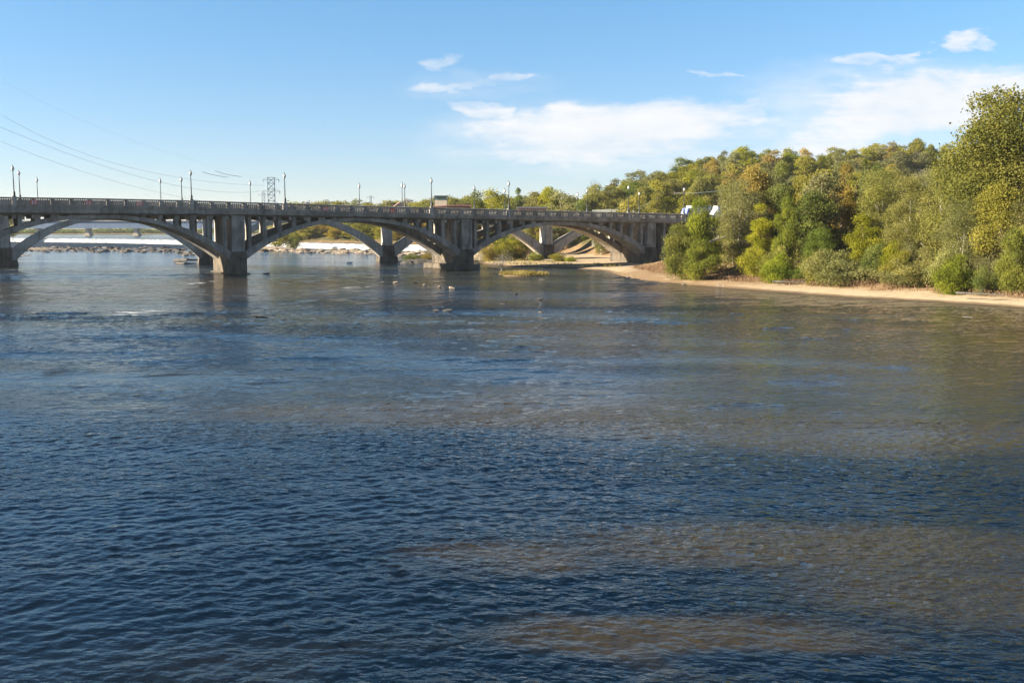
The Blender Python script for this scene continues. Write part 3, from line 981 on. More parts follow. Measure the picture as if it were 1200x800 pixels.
def make_tree(seed, w, h, z0, nl, n, leaf, droop=0.0, narrow=.6, top=1.0, sparse=0.0, flat=.75):
    """returns (trunk mesh, crown mesh): crown = leaves on many lobes carried by limbs"""
    r = np.random.default_rng(seed)
    cz, rz = (h + z0) / 2, (h - z0) / 2
    C, Rr = [], []
    k = 0
    while len(C) < nl:
        p = r.uniform(-1, 1, 3)
        if (p ** 2).sum() > 1: continue
        if (p ** 2).sum() < .12 and len(C) > 3: continue
        f_ = 1 - (top * max(0, p[2])) * .45
        q = np.array([p[0] * w / 2 * .82 * f_, p[1] * w / 2 * .82 * f_, cz + p[2] * rz * .86])
        C.append(q)
        Rr.append(w * r.uniform(.10, .20))
    C, Rr = np.array(C), np.array(Rr)
    li = r.choice(nl, n, p=Rr ** 2 / (Rr ** 2).sum())
    d = r.normal(size=(n, 3))
    d /= np.linalg.norm(d, axis=1, keepdims=True)
    d[:, 2] = np.where((d[:, 2] < -.2) & (r.random(n) < .6), -d[:, 2], d[:, 2])
    rad = Rr[li] * np.abs(r.normal(.85, .22, n))
    P = C[li] + d * rad[:, None] * np.array([1.08, 1.08, flat])
    # twiggy outliers break the outline
    tw = r.random(n) < .045
    P[tw] += d[tw] * (Rr[li][tw] * r.uniform(.15, .45, tw.sum()))[:, None]
    if droop:
        P[:, 2] -= droop * (rad / Rr[li]) ** 2 * np.abs(r.normal(.5, .4, n))
    if sparse:
        keep = r.random(n) > sparse * (np.sin(P[:, 0] * 2.1 + seed) * np.sin(P[:, 1] * 2.3) * np.sin(P[:, 2] * 1.9) > 0)
        P, d, li = P[keep], d[keep], li[keep]
    n = len(P)
    ex = np.percentile(np.hypot(P[:, 0], P[:, 1]), 95)
    zl, zh = np.percentile(P[:, 2], 1), np.percentile(P[:, 2], 99.3)
    kx, kz = (w / 2) / ex, (h - z0) / (zh - zl)
    P = np.stack([P[:, 0] * kx, P[:, 1] * kx, z0 + (P[:, 2] - zl) * kz], 1)
    C = np.stack([C[:, 0] * kx, C[:, 1] * kx, z0 + (C[:, 2] - zl) * kz], 1)
    Nn = d * .42 + r.normal(size=(n, 3)) * .62 + np.array([0, 0, .12])
    Nn /= np.linalg.norm(Nn, axis=1, keepdims=True)
    L = leaf * r.uniform(.6, 1.45, n)
    up = None
    if droop: up = np.array([0, 0, 1.2]) + d * .9
    Vv, Ff = leaf_quads(P, Nn, L, L * narrow, r, up)
    tint = np.clip(r.uniform(.1, .9, nl)[li] * .62 + r.uniform(0, 1, n) * .33, 0, 1)
    crown = fast_mesh('crown', Vv, Ff, LEAF['olive'], False, tint)
    tr = MB()
    top_p = np.array([r.uniform(-.3, .3), r.uniform(-.3, .3), z0 + (h - z0) * .72])
    tr.tube([(0, 0, -.6), (0.05, .03, h * .1), tuple(top_p * .45 + np.array([.1, -.1, 0])), tuple(top_p)], [h * .022, h * .018, h * .013, h * .004], 7)
    for i in r.permutation(nl)[:min(nl, 13)]:
        q = C[i]
        s0 = top_p * np.clip(q[2] / top_p[2] * .55, .15, .85)
        mid = (s0 + q) / 2 + np.array([0, 0, -.04 * h])
        tr.tube([tuple(s0), tuple(mid), tuple(q)], [h * .009, h * .006, h * .002], 5)
    return tr.mesh('trunk', M['bark'], True), crown


SPEC = {}


def spec(name, w, h, variants):
    SPEC[name] = (w, h, variants)


spec('broad', 9.0, 14.0, [make_tree(10 + i, 9.0, 14.0, 2.0, 36, 24000, .275, 0, .72, 1.0, .45) for i in range(3)])
spec('fine', 8.5, 13.0, [make_tree(20 + i, 8.5, 13.0, .8, 44, 33000, .20, 0, .55, .8, .35) for i in range(3)])
spec('upright', 6.0, 13.0, [make_tree(30 + i, 6.0, 13.0, .8, 32, 22000, .225, 0, .6, 1.3, .3) for i in range(2)])
spec('willow', 7.5, 10.0, [make_tree(40 + i, 7.5, 10.0, .5, 28, 20000, .42, .35, .26, 1.0, .15, .95) for i in range(2)])
spec('bush', 5.0, 4.0, [make_tree(50 + i, 5.0, 4.0, -.4, 34, 12000, .22, .1, .4, .8, .4, .95) for i in range(3)])
spec('hill', 9.0, 12.0, [make_tree(60 + i, 9.0, 12.0, 1.0, 26, 10000, .36, 0, .7, .8, .3) for i in range(5)])
spec('sycamore', 14.0, 22.0, [make_tree(90, 14.0, 22.0, 2.0, 48, 70000, .285, 0, .75, .9, .35)])
spec('conifer', 5.0, 14.0, [make_tree(70, 5.0, 14.0, 1.0, 26, 3500, .5, 0, .5, 2.0, .1)])
spec('bare', 8.0, 12.0, [make_tree(80 + i, 8.0, 12.0, 2.0, 26, 2600, .55, 0, .12, .8, .5) for i in range(2)])
PENDING = []


def plant(sp, X, Y, w, h, colour, label, cat='tree', group=None, z=None, name=None):
    w0, h0, var = SPEC[sp]
    tm, cm = random.choice(var)
    z = tz(X, Y) if z is None else z
    nm = name or {'willow': 'willow_tree', 'bush': 'bush', 'conifer': 'conifer_tree', 'bare': 'bare_tree'}.get(sp, 'tree')
    r = empty(nm, (X, Y, z - .1), random.uniform(0, 6.28), None, cat, group)
    r.scale = (w / w0, w / w0 * random.uniform(.92, 1.08), h / h0)
    t = link('trunk', tm, r)
    c = link('crown', cm, r)
    for sl in c.material_slots:
        sl.link = 'OBJECT'
        sl.material = LEAF[colour]
    if colour in ('greygreen', 'gold', 'olive') or sp == 'bare':
        for sl in t.material_slots:
            sl.link = 'OBJECT'
            sl.material = M['palebark']
    PENDING.append((r, label, X / max(Y, 1)))
    return r


def plant_px(sp, px, top, wpx, Y, colour, label, cat='tree', group=None, z=None):
    X = at(px, 300, Y)[0]
    zz = tz(X, Y) if z is None else z
    h = at(px, top, Y)[2] - zz
    return plant(sp, X, Y, wpx * Y / 1207, max(h, 1.0), colour, label, cat, group, zz)


bankG = 'trees along the sandy bank'
for a in [
    ('willow', 821, 235, 44, 162, 'bright', 'bright green feathery willow hiding the end of the bridge'),
    ('willow', 799, 264, 44, 156, 'bright', 'lower round willow leaning over the sand before the bridge end'),
    ('willow', 822, 282, 38, 152, 'bright', 'yellow-green bush at the foot of the tall willow'),
    ('fine', 867, 214, 66, 166, 'greygreen', 'pale grey-green rounded tree next to the willow'),
    ('broad', 884, 196, 44, 178, 'rust', 'rusty orange tree rising behind the pale grey-green tree'),
    ('upright', 914, 192, 40, 166, 'dark', 'dark green upright tree with a narrow rounded top'),
    ('upright', 889, 240, 34, 156, 'yellowgreen', 'yellow-green slim tree growing low in front of the rusty tree'),
    ('willow', 921, 232, 30, 150, 'bright', 'bright lime willow sapling in front of the dark upright tree'),
    ('broad', 950, 226, 56, 150, 'dark', 'broad dark green tree with deep shade below'),
    ('upright', 984, 194, 36, 160, 'gold', 'golden yellow narrow tree between the dark and the olive trees'),
    ('conifer', 1010, 187, 16, 166, 'dark', 'small dark pointed conifer beside the golden tree'),
    ('fine', 1032, 198, 62, 152, 'olive', 'olive green rounded tree standing next to the golden tree'),
    ('broad', 1012, 252, 44, 137, 'yellowgreen', 'low yellow-green maple with large bright leaves at the sand edge'),
    ('broad', 962, 268, 38, 140, 'dark', 'small dark tree with leaves hanging to the sand'),
    ('fine', 1066, 208, 60, 142, 'olive', 'dull olive tree between the rounded olive tree and the tall sycamore'),
    ('bush', 1048, 284, 36, 130, 'yellowgreen', 'yellow-green bush under the dull olive tree'),
    ('fine', 1102, 196, 66, 138, 'olive', 'wide olive tree just before the tallest sycamore'),
    ('sycamore', 1168, 110, 138, 130, 'sycamore', 'tallest tree on the bank, a broad olive-yellow sycamore with a ragged crown'),
    ('sycamore', 1226, 150, 90, 126, 'olive', 'broad olive tree cut by the frame edge beside the tallest sycamore'),
    ('fine', 1128, 236, 62, 124, 'greygreen', 'grey-green leaning tree in front of the tallest sycamore'),
    ('broad', 1172, 216, 60, 121, 'yellowgreen', 'yellow-green tree standing below the tallest sycamore'),
    ('bush', 1118, 299, 46, 118, 'bright', 'bright green round bush at the sand edge below the leaning tree'),
    ('willow', 1192, 268, 44, 114, 'bright', 'bright green drooping sapling at the sand edge near the frame edge'),
    ('bush', 1155, 312, 34, 116, 'dark', 'dark shaded bush between the two bright ones at the sand edge'),
    ('fine', 1210, 230, 60, 116, 'olive', 'olive tree by the frame edge behind the drooping sapling'),
    ('fine', 1280, 190, 90, 112, 'olive', 'olive tree beyond the frame edge'),
    ('bush', 905, 296, 34, 146, 'olive', 'olive bush at the foot of the lime sapling'),
    ('bush', 884, 290, 36, 150, 'yellowgreen', 'yellow-green bush below the pale grey-green tree'),
    ('bush', 985, 300, 30, 136, 'dark', 'dark bush under the golden tree'),
    ('bush', 1082, 292, 34, 126, 'olive', 'olive bush under the wide olive tree'),
]:
    sp = a[0]
    plant_px(*a[:6], a[6], 'bush' if sp == 'bush' else 'tree', 'bushes on the sandy bank' if sp == 'bush' else bankG)

# second row and hillside, labelled by what they stand behind
LAND = [(705, 'above the grey roadside wall'), (742, 'behind the sandy-arch globe lamp'), (775, 'behind the last globe lamp'),
        (812, 'above the white box truck'), (850, 'above the camper van'), (890, 'above the rusty bank tree'), (935, 'above the dark upright tree'), (985, 'above the golden bank tree'),
        (1035, 'above the rounded olive tree'), (1080, 'above the dull olive tree'), (1125, 'beside the tallest sycamore'), (1180, 'behind the tallest sycamore'), (1300, 'beyond the tallest sycamore')]


def land_of(px):
    return min(LAND, key=lambda q: abs(q[0] - px))[1]


hill_cols = ['olive', 'yellowgreen', 'yellowgreen', 'olive', 'greygreen', 'yellowgreen', 'greygreen', 'olive', 'yellowgreen', 'bright', 'rust', 'bare', 'dark', 'olive', 'greygreen', 'yellowgreen']
r2 = np.random.default_rng(5)
pts = []
tries = 0
while len(pts) < 230 and tries < 20000:
    tries += 1
    px = r2.uniform(690, 1330)
    n = r2.uniform(34, 165)
    # point at that bearing and that distance behind the bridge line
    k = (px - 600) / 1207
    Y = (n + P1[0] * NX + P1[1] * NY) / (k * NX + NY)
    X = k * Y
    if Y < 150 or Y > 480 or (px < 735 and n < 92): continue
    if any((X - q[0]) ** 2 + (Y - q[1]) ** 2 < 5.8 ** 2 for q in pts): continue
    pts.append((X, Y, px, n))
for X, Y, px, n in pts:
    c = hill_cols[r2.integers(len(hill_cols))]
    sp = 'bare' if c == 'bare' else 'hill'
    h = r2.uniform(8.5, 13.5)
    w = r2.uniform(8, 12.5)
    row = 'hill-foot' if n < 70 else ('mid-slope' if n < 115 else 'hilltop')
    big = 'large' if w > 10.6 else 'smaller'
    plant(sp, X, Y, w, h, c, f'{big} {COLWORD[c]} {row} tree {land_of(px)}', 'tree', 'trees on the wooded hill')
r3 = np.random.default_rng(8)
n_back = 0
for i in range(60):
    px = r3.uniform(850, 1300)
    off = r3.uniform(26, 62)
    Y = float(np.interp(px, [800, 850, 950, 1000, 1100, 1200, 1300], [152, 145, 128, 122, 114, 105, 100])) + off
    X = (px - 600) / 1207 * Y
    if any((X - o.location.x) ** 2 + (Y - o.location.y) ** 2 < 30 for o, _, _ in PENDING): continue
    c = ['olive', 'yellowgreen', 'olive', 'greygreen', 'yellowgreen', 'greygreen'][r3.integers(6)]
    tops = float(np.interp(px, [840, 900, 1000, 1100, 1200, 1300], [214, 203, 203, 197, 175, 160])) + r3.uniform(-4, 18)
    z = tz(X, Y)
    h = at(px, tops, Y)[2] - z
    if h < 5: continue
    plant('fine' if i % 2 else 'hill', X, Y, r3.uniform(7, 10), min(h, 17), c, f'{COLWORD[c]} second-row bank tree {land_of(px)}', 'tree', 'trees of the second row on the bank')

r7 = np.random.default_rng(91)
for i in range(34):
    px = r7.uniform(858, 1215)
    Y = float(np.interp(px, [800, 850, 950, 1000, 1100, 1200, 1300], [147, 139, 125.5, 119.5, 111.5, 103, 98])) + r7.uniform(10.5, 17)
    X = (px - 600) / 1207 * Y
    c = ['olive', 'greygreen', 'yellowgreen', 'olive', 'dark', 'greygreen', 'bright'][r7.integers(7)]
    plant('bush', X, Y, r7.uniform(3.6, 6.2), r7.uniform(2.0, 4.6), c, f'{COLWORD[c]} scrub bush behind the beach {land_of(px).replace("above", "below").replace("behind", "below")}', 'bush', 'scrub bushes behind the beach')

# trees beyond the road, over the deck between the building and the hill
for a in [('hill', 557, 226, 24, 330, 'bright', 'round bright green tree beside the long rust-roofed building'), ('hill', 581, 224, 32, 345, 'yellowgreen', 'wide yellow-green tree behind the near lamp past the middle pier'),
          ('conifer', 607, 221, 11, 360, 'dark', 'dark slim conifer standing among the pale trees beyond the deck'), ('hill', 600, 236, 22, 325, 'dark', 'low dark green tree in front of the slim conifer'),
          ('hill', 628, 226, 26, 355, 'olive', 'olive tree just past the slim conifer'), ('hill', 643, 220, 22, 350, 'yellowgreen', 'tall yellow-green tree before the grey half-bare trees'),
          ('hill', 660, 226, 34, 335, 'greygreen', 'pale round grey-green tree beside the distant globe lamp'), ('bare', 684, 222, 28, 345, 'bare', 'grey half-bare tree at the foot of the hill'),
          ('hill', 680, 236, 20, 325, 'dark', 'dark low tree under the grey half-bare one'), ('hill', 536, 233, 24, 425, 'olive', 'olive tree behind the rust-roofed building'),
          ('bare', 700, 212, 22, 350, 'bare', 'grey bare-twigged tree where the hill begins to rise'), ('hill', 694, 226, 22, 335, 'olive', 'olive tree below the bare-twigged one at the hill foot'),
          ('hill', 606, 268, 20, 300, 'yellowgreen', 'yellow-green tree seen under the deck behind the sandy arch'),
          ('hill', 617, 258, 18, 304, 'olive', 'olive tree seen under the deck before the long shed wall'), ('hill', 634, 259, 18, 303, 'yellowgreen', 'yellow-green tree seen under the deck beside the second bridge pillar'),
          ('hill', 653, 262, 16, 306, 'greygreen', 'grey-green tree seen under the deck past the second bridge pillar'), ('hill', 704, 263, 15, 286, 'olive', 'olive tree seen under the deck at the foot of the roadside wall'),
          ('hill', 720, 266, 15, 282, 'yellowgreen', 'yellow-green tree seen under the deck near the last pier')]:
    plant_px(a[0], a[1], a[2], a[3] * 1.4, *a[4:], 'tree', 'trees beyond the deck')
rb = np.random.default_rng(77)
for i, px in enumerate(np.linspace(548, 700, 18)):
    c = ['olive', 'yellowgreen', 'greygreen', 'olive', 'bright', 'yellowgreen'][rb.integers(6)]
    lm = 'short of the slim conifer' if px < 604 else ('past the slim conifer' if px < 655 else 'by the half-bare tree')
    plant_px('hill', px + rb.uniform(-3, 3), rb.uniform(229, 236), rb.uniform(36, 52), rb.uniform(418, 455), c, f'{COLWORD[c]} back-row tree beyond the deck {lm}', 'tree', 'trees beyond the deck')
r4 = np.random.default_rng(21)
for i, px in enumerate(np.linspace(332, 545, 26)):
    px = px + r4.uniform(-4, 4)
    Y = r4.uniform(520, 680)
    top = float(np.interp(px, [330, 380, 410, 440, 470, 500, 530, 545], [240, 237, 234.5, 236.5, 236, 235, 232, 233])) + r4.uniform(-1.5, 3.5)
    c = ['olive', 'yellowgreen', 'greygreen', 'olive', 'bare'][r4.integers(5)]
    lm = 'between pylon and lone lamp' if px < 415 else ('past the lone lamp' if px < 470 else 'near the glazed lookout')
    plant_px('hill', px, top, r4.uniform(34, 48), Y, c, f'far {COLWORD[c]} skyline tree {lm}', 'tree', 'far trees on the skyline')
for i, px in enumerate(np.linspace(350, 548, 20)):
    px = px + r4.uniform(-4, 4)
    c = ['yellowgreen', 'gold', 'olive', 'yellowgreen', 'dark'][r4.integers(5)]
    Y = float(np.interp(px, [341, 424, 508, 550], [454, 428, 396, 380])) + r4.uniform(9, 22)
    lm = 'through the second arch' if px < 450 else 'beside the second bridge pier'
    plant_px('hill', px, r4.uniform(257, 265), r4.uniform(26, 36), Y, c, f'{COLWORD[c]} tree on the tan far bank {lm}', 'tree', 'trees on the tan far bank')
# bush and tree islands in the rapids
plant_px('hill', 327, 262, 30, 402, 'yellowgreen', 'yellow-green tree on the rocky islet beyond the dark-footed pier', z=.6)
plant_px('bush', 345, 273, 20, 400, 'bright', 'bright bush at the tip of the rocky islet', 'bush', z=.6)
plant_px('bush', 300, 281, 22, 398, 'rust', 'rusty bush on the rocky islet nearest the pier', 'bush', z=.5)
plant_px('hill', 12, 254, 26, 620, 'yellowgreen', 'yellow-green tree far upstream seen through the outermost spandrels', z=2.2)
for a in [('bush', 588, 281, 26, 252, 'yellowgreen', 'yellow-green bush on the sand spit beyond the pier with sunlit footing'), ('bush', 608, 290, 24, 256, 'gold', 'golden bush in the middle of the sand spit beyond the deck'),
          ('bush', 572, 286, 22, 248, 'rust', 'rusty bush at the tip of the sand spit'), ('bush', 628, 295, 18, 246, 'bright', 'bright bush beside the second bridge pillar'),
          ('bush', 654, 296, 22, 242, 'yellowgreen', 'yellow-green bush on the bright sand below the second bridge pier'), ('bush', 668, 300, 16, 240, 'bright', 'small bright shrub on the bright sand'),
          ('bush', 484, 297, 24, 243, 'dark', 'dark shrub on the shaded islet behind the middle pier'), ('bush', 502, 296, 20, 243, 'rust', 'rusty shrub on the shaded islet behind the middle pier')]:
    plant_px(*a, 'bush', 'bushes on the spit and islets', None if a[1] > 560 else .3)
for a in [(562, 288, 16), (588, 292, 26)]:
    plant_px('bare', a[0], a[1], a[2], 196, 'bare', 'leafless twiggy shrub in the shallows %s the yellow grass bar' % ('short of' if a[0] < 570 else 'just behind'), 'bush', 'twiggy shrubs', z=-.2)

# unique labels: number the ones that would read alike by their order along the picture
NUM = ['first', 'second', 'third', 'fourth', 'fifth', 'sixth', 'seventh', 'eighth', 'ninth', 'tenth', 'eleventh', 'twelfth', 'thirteenth', 'fourteenth', 'fifteenth', 'sixteenth', 'seventeenth', 'eighteenth']
CARD = ['', 'one', 'two', 'three', 'four', 'five', 'six', 'seven', 'eight', 'nine', 'ten', 'eleven', 'twelve', 'thirteen', 'fourteen', 'fifteen', 'sixteen', 'seventeen', 'eighteen']


def finish_labels(lst):
    by = {}
    for o, lb, k in lst:
        by.setdefault(lb, []).append((k, o))
    for lb, q in by.items():
        q.sort(key=lambda t: t[0])
        for i, (_, o) in enumerate(q):
            t = lb if len(q) == 1 else f'{lb}, {NUM[i]} of {CARD[len(q)]} from left'
            if len(t.replace('-', ' ').split()) > 16: t = t.replace(' from left', '')
            o['label'] = t
            if len(t.replace('-', ' ').split()) > 16: print('LONG', t)


finish_labels(PENDING)

# far low wood along the head of the pool
r5 = np.random.default_rng(31)
n = 26000
fx = r5.uniform(-1100, -255, n)
hh_ = 4.2 + 2.0 * np.sin(fx * .05) * np.sin(fx * .021 + 1) + r5.normal(0, .8, n) + 1.2 * np.sin(fx * .17)
P = np.stack([fx, 1092 + r5.uniform(0, 10, n), 2.6 + hh_ * np.sqrt(r5.random(n))], 1)
Nn = r5.normal(size=(n, 3)) + np.array([0, -.8, .4])
Nn /= np.linalg.norm(Nn, axis=1, keepdims=True)
L = r5.uniform(.8, 1.9, n)
Vv, Ff = leaf_quads(P, Nn, L, L * .7, r5)
tag(link('far_woods', fast_mesh('far_woods', Vv, Ff, LEAF['dark'], False, r5.random(n))), 'low far wood along the head of the pool', kind='stuff')

# ------------------------------------------------------------------ undergrowth, weeds, grass
def scatter(name, X, Y, hmin, hmax, leaf, mat, label, r, narrow=.5, up=False, zoff=0.0, zfix=None):
    n = len(X)
    z = terrain(X, Y) if zfix is None else zfix
    P = np.stack([X, Y, z + zoff + r.uniform(hmin, hmax, n)], 1)
    Nn = r.normal(size=(n, 3)) + np.array([0, -.3, .2 if up else .5])
    Nn /= np.linalg.norm(Nn, axis=1, keepdims=True)
    L = leaf * r.uniform(.6, 1.4, n)
    Vv, Ff = leaf_quads(P, Nn, L, L * narrow, r, np.array([0, 0, 1.6]) * np.ones((n, 3)) if up else None)
    return tag(link(name, fast_mesh(name, Vv, Ff, mat, False, np.clip(.5 + .3 * np.sin(X * 1.3) + r.normal(0, .25, n), 0, 1))), label, kind='stuff')


def bank_points(n, d0, d1, r, ymin=60, ymax=200, clump=0.5):
    out = np.zeros((0, 2))
    while len(out) < n:
        X = r.uniform(-10, 90, n * 3)
        Y = r.uniform(ymin, ymax, n * 3)
        d = shore_dist(X, Y)
        s = (X - P1[0]) * UX + (Y - P1[1]) * UY
        nn = (X - P1[0]) * NX + (Y - P1[1]) * NY
        k = (d > d0) & (d < d1) & (nn < -6)
        k &= (vnoise(X, Y, 1.1, 77) + r.normal(0, .25, len(X))) > (clump - .5)
        out = np.vstack([out, np.stack([X, Y], 1)[k]])
    return out[:n]


r6 = np.random.default_rng(41)
p = bank_points(46000, 10.5, 30, r6, 60, 195, .35)
scatter('undergrowth', p[:, 0], p[:, 1], 0, 1.9, .28, LEAF['olive'], 'tangled green undergrowth below the bank trees', r6)
p = bank_points(26000, 5.2, 13, r6, 60, 195, .6)
scatter('dry_weeds', p[:, 0], p[:, 1], 0, .7, .42, M['weeds'], 'dry brown weeds along the back of the beach', r6, .14, True)
# yellow grass bar in the shallows
gxy = [ground(x, 322) for x in (583, 640)]
cxg, cyg, hwg = (gxy[0][0] + gxy[1][0]) / 2, (gxy[0][1] + gxy[1][1]) / 2, (gxy[1][0] - gxy[0][0]) / 2
bar = MB()
ring, nr = [], 28
vs, fs = [(0, 0, .32)], []
for j, (f_, z) in enumerate(((.55, .28), (.85, .12), (1.06, -.15))):
    for k in range(nr):
        a = 2 * math.pi * k / nr
        w_ = 1 + .18 * math.sin(3 * a + 1) + .1 * math.sin(5 * a)
        vs.append((hwg * f_ * w_ * math.cos(a), 6.0 * f_ * w_ * math.sin(a), z))
for k in range(nr):
    fs.append((0, 1 + k, 1 + (k + 1) % nr))
    for j in range(2):
        a, b = 1 + j * nr + k, 1 + j * nr + (k + 1) % nr
        fs.append((a, a + nr, b + nr, b))
bar.add(vs, fs)
o = bar.build('sandbar', M['bank'], None, True)
o.location = (cxg, cyg, 0)
tag(o, 'low sandbar carrying yellow grass in the shallows', kind='structure')
n = 5200
a, q = r6.uniform(0, 6.28, n), np.sqrt(r6.random(n)) * .98
X, Y = cxg + hwg * q * np.cos(a) * (1 + .15 * np.sin(3 * a + 1)), cyg + 6 * q * np.sin(a)
scatter('bar_grass', X, Y, .0, .42, .4, M['grass'], 'yellow grass on the low bar in the shallows', r6, .2, True, zfix=.22 * (1 - q ** 2))
# grass on the spit under the far arch and on the islets
n = 9000
X, Y = r6.uniform(-12, 30, n), r6.uniform(205, 268, n)
d = shore_dist(X, Y)
k = (d > .8) & (d < 14) & (vnoise(X, Y, .5, 5) > -.1)
scatter('spit_grass', X[k], Y[k], 0, .5, .45, M['grass'], 'tufts of dry grass on the sand spit under the bridges', r6, .2, True)

# ------------------------------------------------------------------ rocks, islets, driftwood
def rock_mesh(seed, mat):
    r = np.random.default_rng(seed)
    n, m = 10, 6
    vs, fs = [], []
    for i in range(m + 1):
        th = math.pi * i / m
        for k in range(n):
            ph = 2 * math.pi * k / n
            d = np.array([math.sin(th) * math.cos(ph), math.sin(th) * math.sin(ph), math.cos(th)])
            rr = 1 + .22 * math.sin(d[0] * 3 + seed) + .18 * math.sin(d[1] * 4 + 2 * seed) + .15 * math.sin(d[2] * 5 + seed * 3)
            rr = round(rr * 5) / 5 * .6 + rr * .4
            vs.append(tuple(d * rr))
    for i in range(m):
        for k in range(n):
            fs.append((i * n + k, (i + 1) * n + k, (i + 1) * n + (k + 1) % n, i * n + (k + 1) % n))
    return MB().add(vs, fs).mesh('rock', mat)


RK = [rock_mesh(i, M['rock']) for i in range(5)]
RT = [rock_mesh(10 + i, M['tanrock']) for i in range(4)]
PR = []


def rock(px, py, wpx, hpx, dark, label, group='rocks in the river', z=0.0):
    X, Y = ground(px, py, z)
    k = Y / 1207
    o = link('rock', random.choice(RK if dark else RT))
    w = wpx * k / 2 * 1.3
    o.location = (X, Y, z + hpx * k * .25)
    o.scale = (w, w * random.uniform(.6, 1.1), max(.09, hpx * k * .36))
    o.rotation_euler = (random.uniform(-.2, .2), random.uniform(-.2, .2), random.uniform(0, 6.28))
    tag(o, None, 'rock', group)
    PR.append((o, label, px))
    return o


rr = np.random.default_rng(51)
for i in range(30):
    px = rr.uniform(38, 214)
    rock(px, 292 + rr.normal(0, 1.6) + px * .012, rr.uniform(3, 11), rr.uniform(.8, 2.2), rr.random() < .75,
         'rock breaking the rapids below the weir under the widest arch', 'rocks in the rapids under the widest arch') if False else \
        rock(px, 291.5 + rr.normal(0, 1.5) + px * .012, rr.uniform(3, 11), rr.uniform(.8, 2.2), (dk := rr.random() < .75),
             ('dark' if dk else 'tan') + ' rock in the widest-arch rapids' + (' near the log' if px < 90 else (' midway' if px < 150 else ' near its pier')), 'rocks in the rapids under the widest arch')
for i in range(18):
    px = rr.uniform(274, 346)
    dk = rr.random() < .35
    rock(px, 293 + rr.normal(0, 1.2), rr.uniform(4, 10), rr.uniform(1.5, 4), dk, ('dark' if dk else 'tan') + ' boulder at the edge of the rocky islet', 'boulders of the rocky islet')
for i in range(22):
    px = rr.uniform(350, 440)
    dk = rr.random() < .5
    rock(px, 294.5 + rr.normal(0, 1.0), rr.uniform(3, 9), rr.uniform(1, 3), dk, ('dark' if dk else 'tan') + ' rock at the weir foot under the second arch', 'rocks at the weir foot')
for i in range(10):
    px = rr.uniform(468, 512)
    rock(px, 307.5 + rr.normal(0, .8), rr.uniform(4, 9), rr.uniform(1.5, 3), True, 'dark rock around the shaded islet behind the middle pier', 'rocks round the shaded islet')
for a in [(304, 371.5, 16, 3, True, 'dark flat rock alone in the blue water under the slim pier'), (524, 364, 14, 2, True, 'long dark flat rock in open water below the middle pier'),
          (512, 364.5, 7, 1.5, True, 'small dark rock touching the long flat rock'), (487, 331, 4, 2, False, 'pale stone, first of a string below the middle pier'),
          (497.5, 334, 5, 2, False, 'pale stone, second of a string below the middle pier'), (515, 336, 4, 2, False, 'pale stone, third of a string below the middle pier'),
          (529.5, 338, 6, 3, False, 'largest pale stone ending the string below the middle pier'), (633, 350.5, 10, 2.4, True, 'dark low stone off the yellow grass bar'),
          (605, 345, 4, 1.5, True, 'tiny dark stone near the yellow grass bar'), (463, 331, 5, 1.5, False, 'pale low stone short of the string of stones'),
          (590, 357, 6, 1, True, 'dark ripple stone in open water below the yellow grass bar'), (635, 366.5, 5, 1, False, 'pale stone farthest out in the open water'),
          (313, 321, 7, 2, True, 'dark rock just past the slim pier'), (410, 308, 5, 1.4, True, 'small rock in the pale water under the second arch'),
          (760, 319, 7, 2, False, 'tan boulder at the last pier foot'), (775, 318.5, 9, 3, False, 'larger tan boulder by the last pier')]:
    rock(*a)
finish_labels(PR)


def rubble(name, segs, label, mat, r, size=(.25, .9)):
    m = MB()
    for (xa, ya, xb, yb, n, sp_) in segs:
        for i in range(n):
            t = r.random()
            X, Y = ground(xa + (xb - xa) * t, ya + (yb - ya) * t + r.normal(0, sp_))
            w = r.uniform(*size) * (1 + 1.2 * (r.random() < .12))
            k = 7
            a0 = r.uniform(0, 6.28)
            vs = []
            for z_, f_ in ((-.4, 1.0), (.12 * w, 1.0), (.42 * w, .62)):
                for q in range(k):
                    a = a0 + 2 * math.pi * q / k
                    rr_ = w * f_ * r.uniform(.72, 1.2)
                    vs.append((X + rr_ * 1.5 * math.cos(a), Y + rr_ * math.sin(a), z_ + r.uniform(-.05, .05) * w))
            fs = [(j * k + q, j * k + (q + 1) % k, (j + 1) * k + (q + 1) % k, (j + 1) * k + q) for j in range(2) for q in range(k)]
            fs.append(tuple(2 * k + q for q in range(k)))
            m.add(vs, fs)
    tag(m.build(name, mat), label, kind='stuff')


rq = np.random.default_rng(61)
rubble('river_rubble', [(15, 290.5, 110, 292.2, 150, .9), (60, 293.5, 215, 295, 170, .9), (110, 291, 215, 293, 90, 1.0), (15, 293, 60, 293.5, 60, .7), (212, 297, 240, 300, 30, 1)], 'dark rubble breaking the rapids under the widest arch', M['rock'], rq)
rubble('weir_rubble', [(276, 292, 348, 293.5, 120, 1.0), (348, 294.3, 445, 296, 150, .9), (380, 291.5, 440, 293.5, 60, .8), (440, 296, 500, 299, 60, 1.2)], 'tan and brown rubble along the weir foot', M['tanrock'], rq)
rubble('beach_stones', [(730, 322.5, 800, 330, 70, .8), (800, 331, 860, 335.5, 60, .8), (860, 335.5, 1000, 345, 60, .7), (1000, 346, 1190, 357, 50, .8), (600, 309, 690, 313, 60, 1.2), (745, 315, 790, 320, 80, 1.4)], 'small stones strewn along the beach', M['tanrock'], rq, (.08, .26))


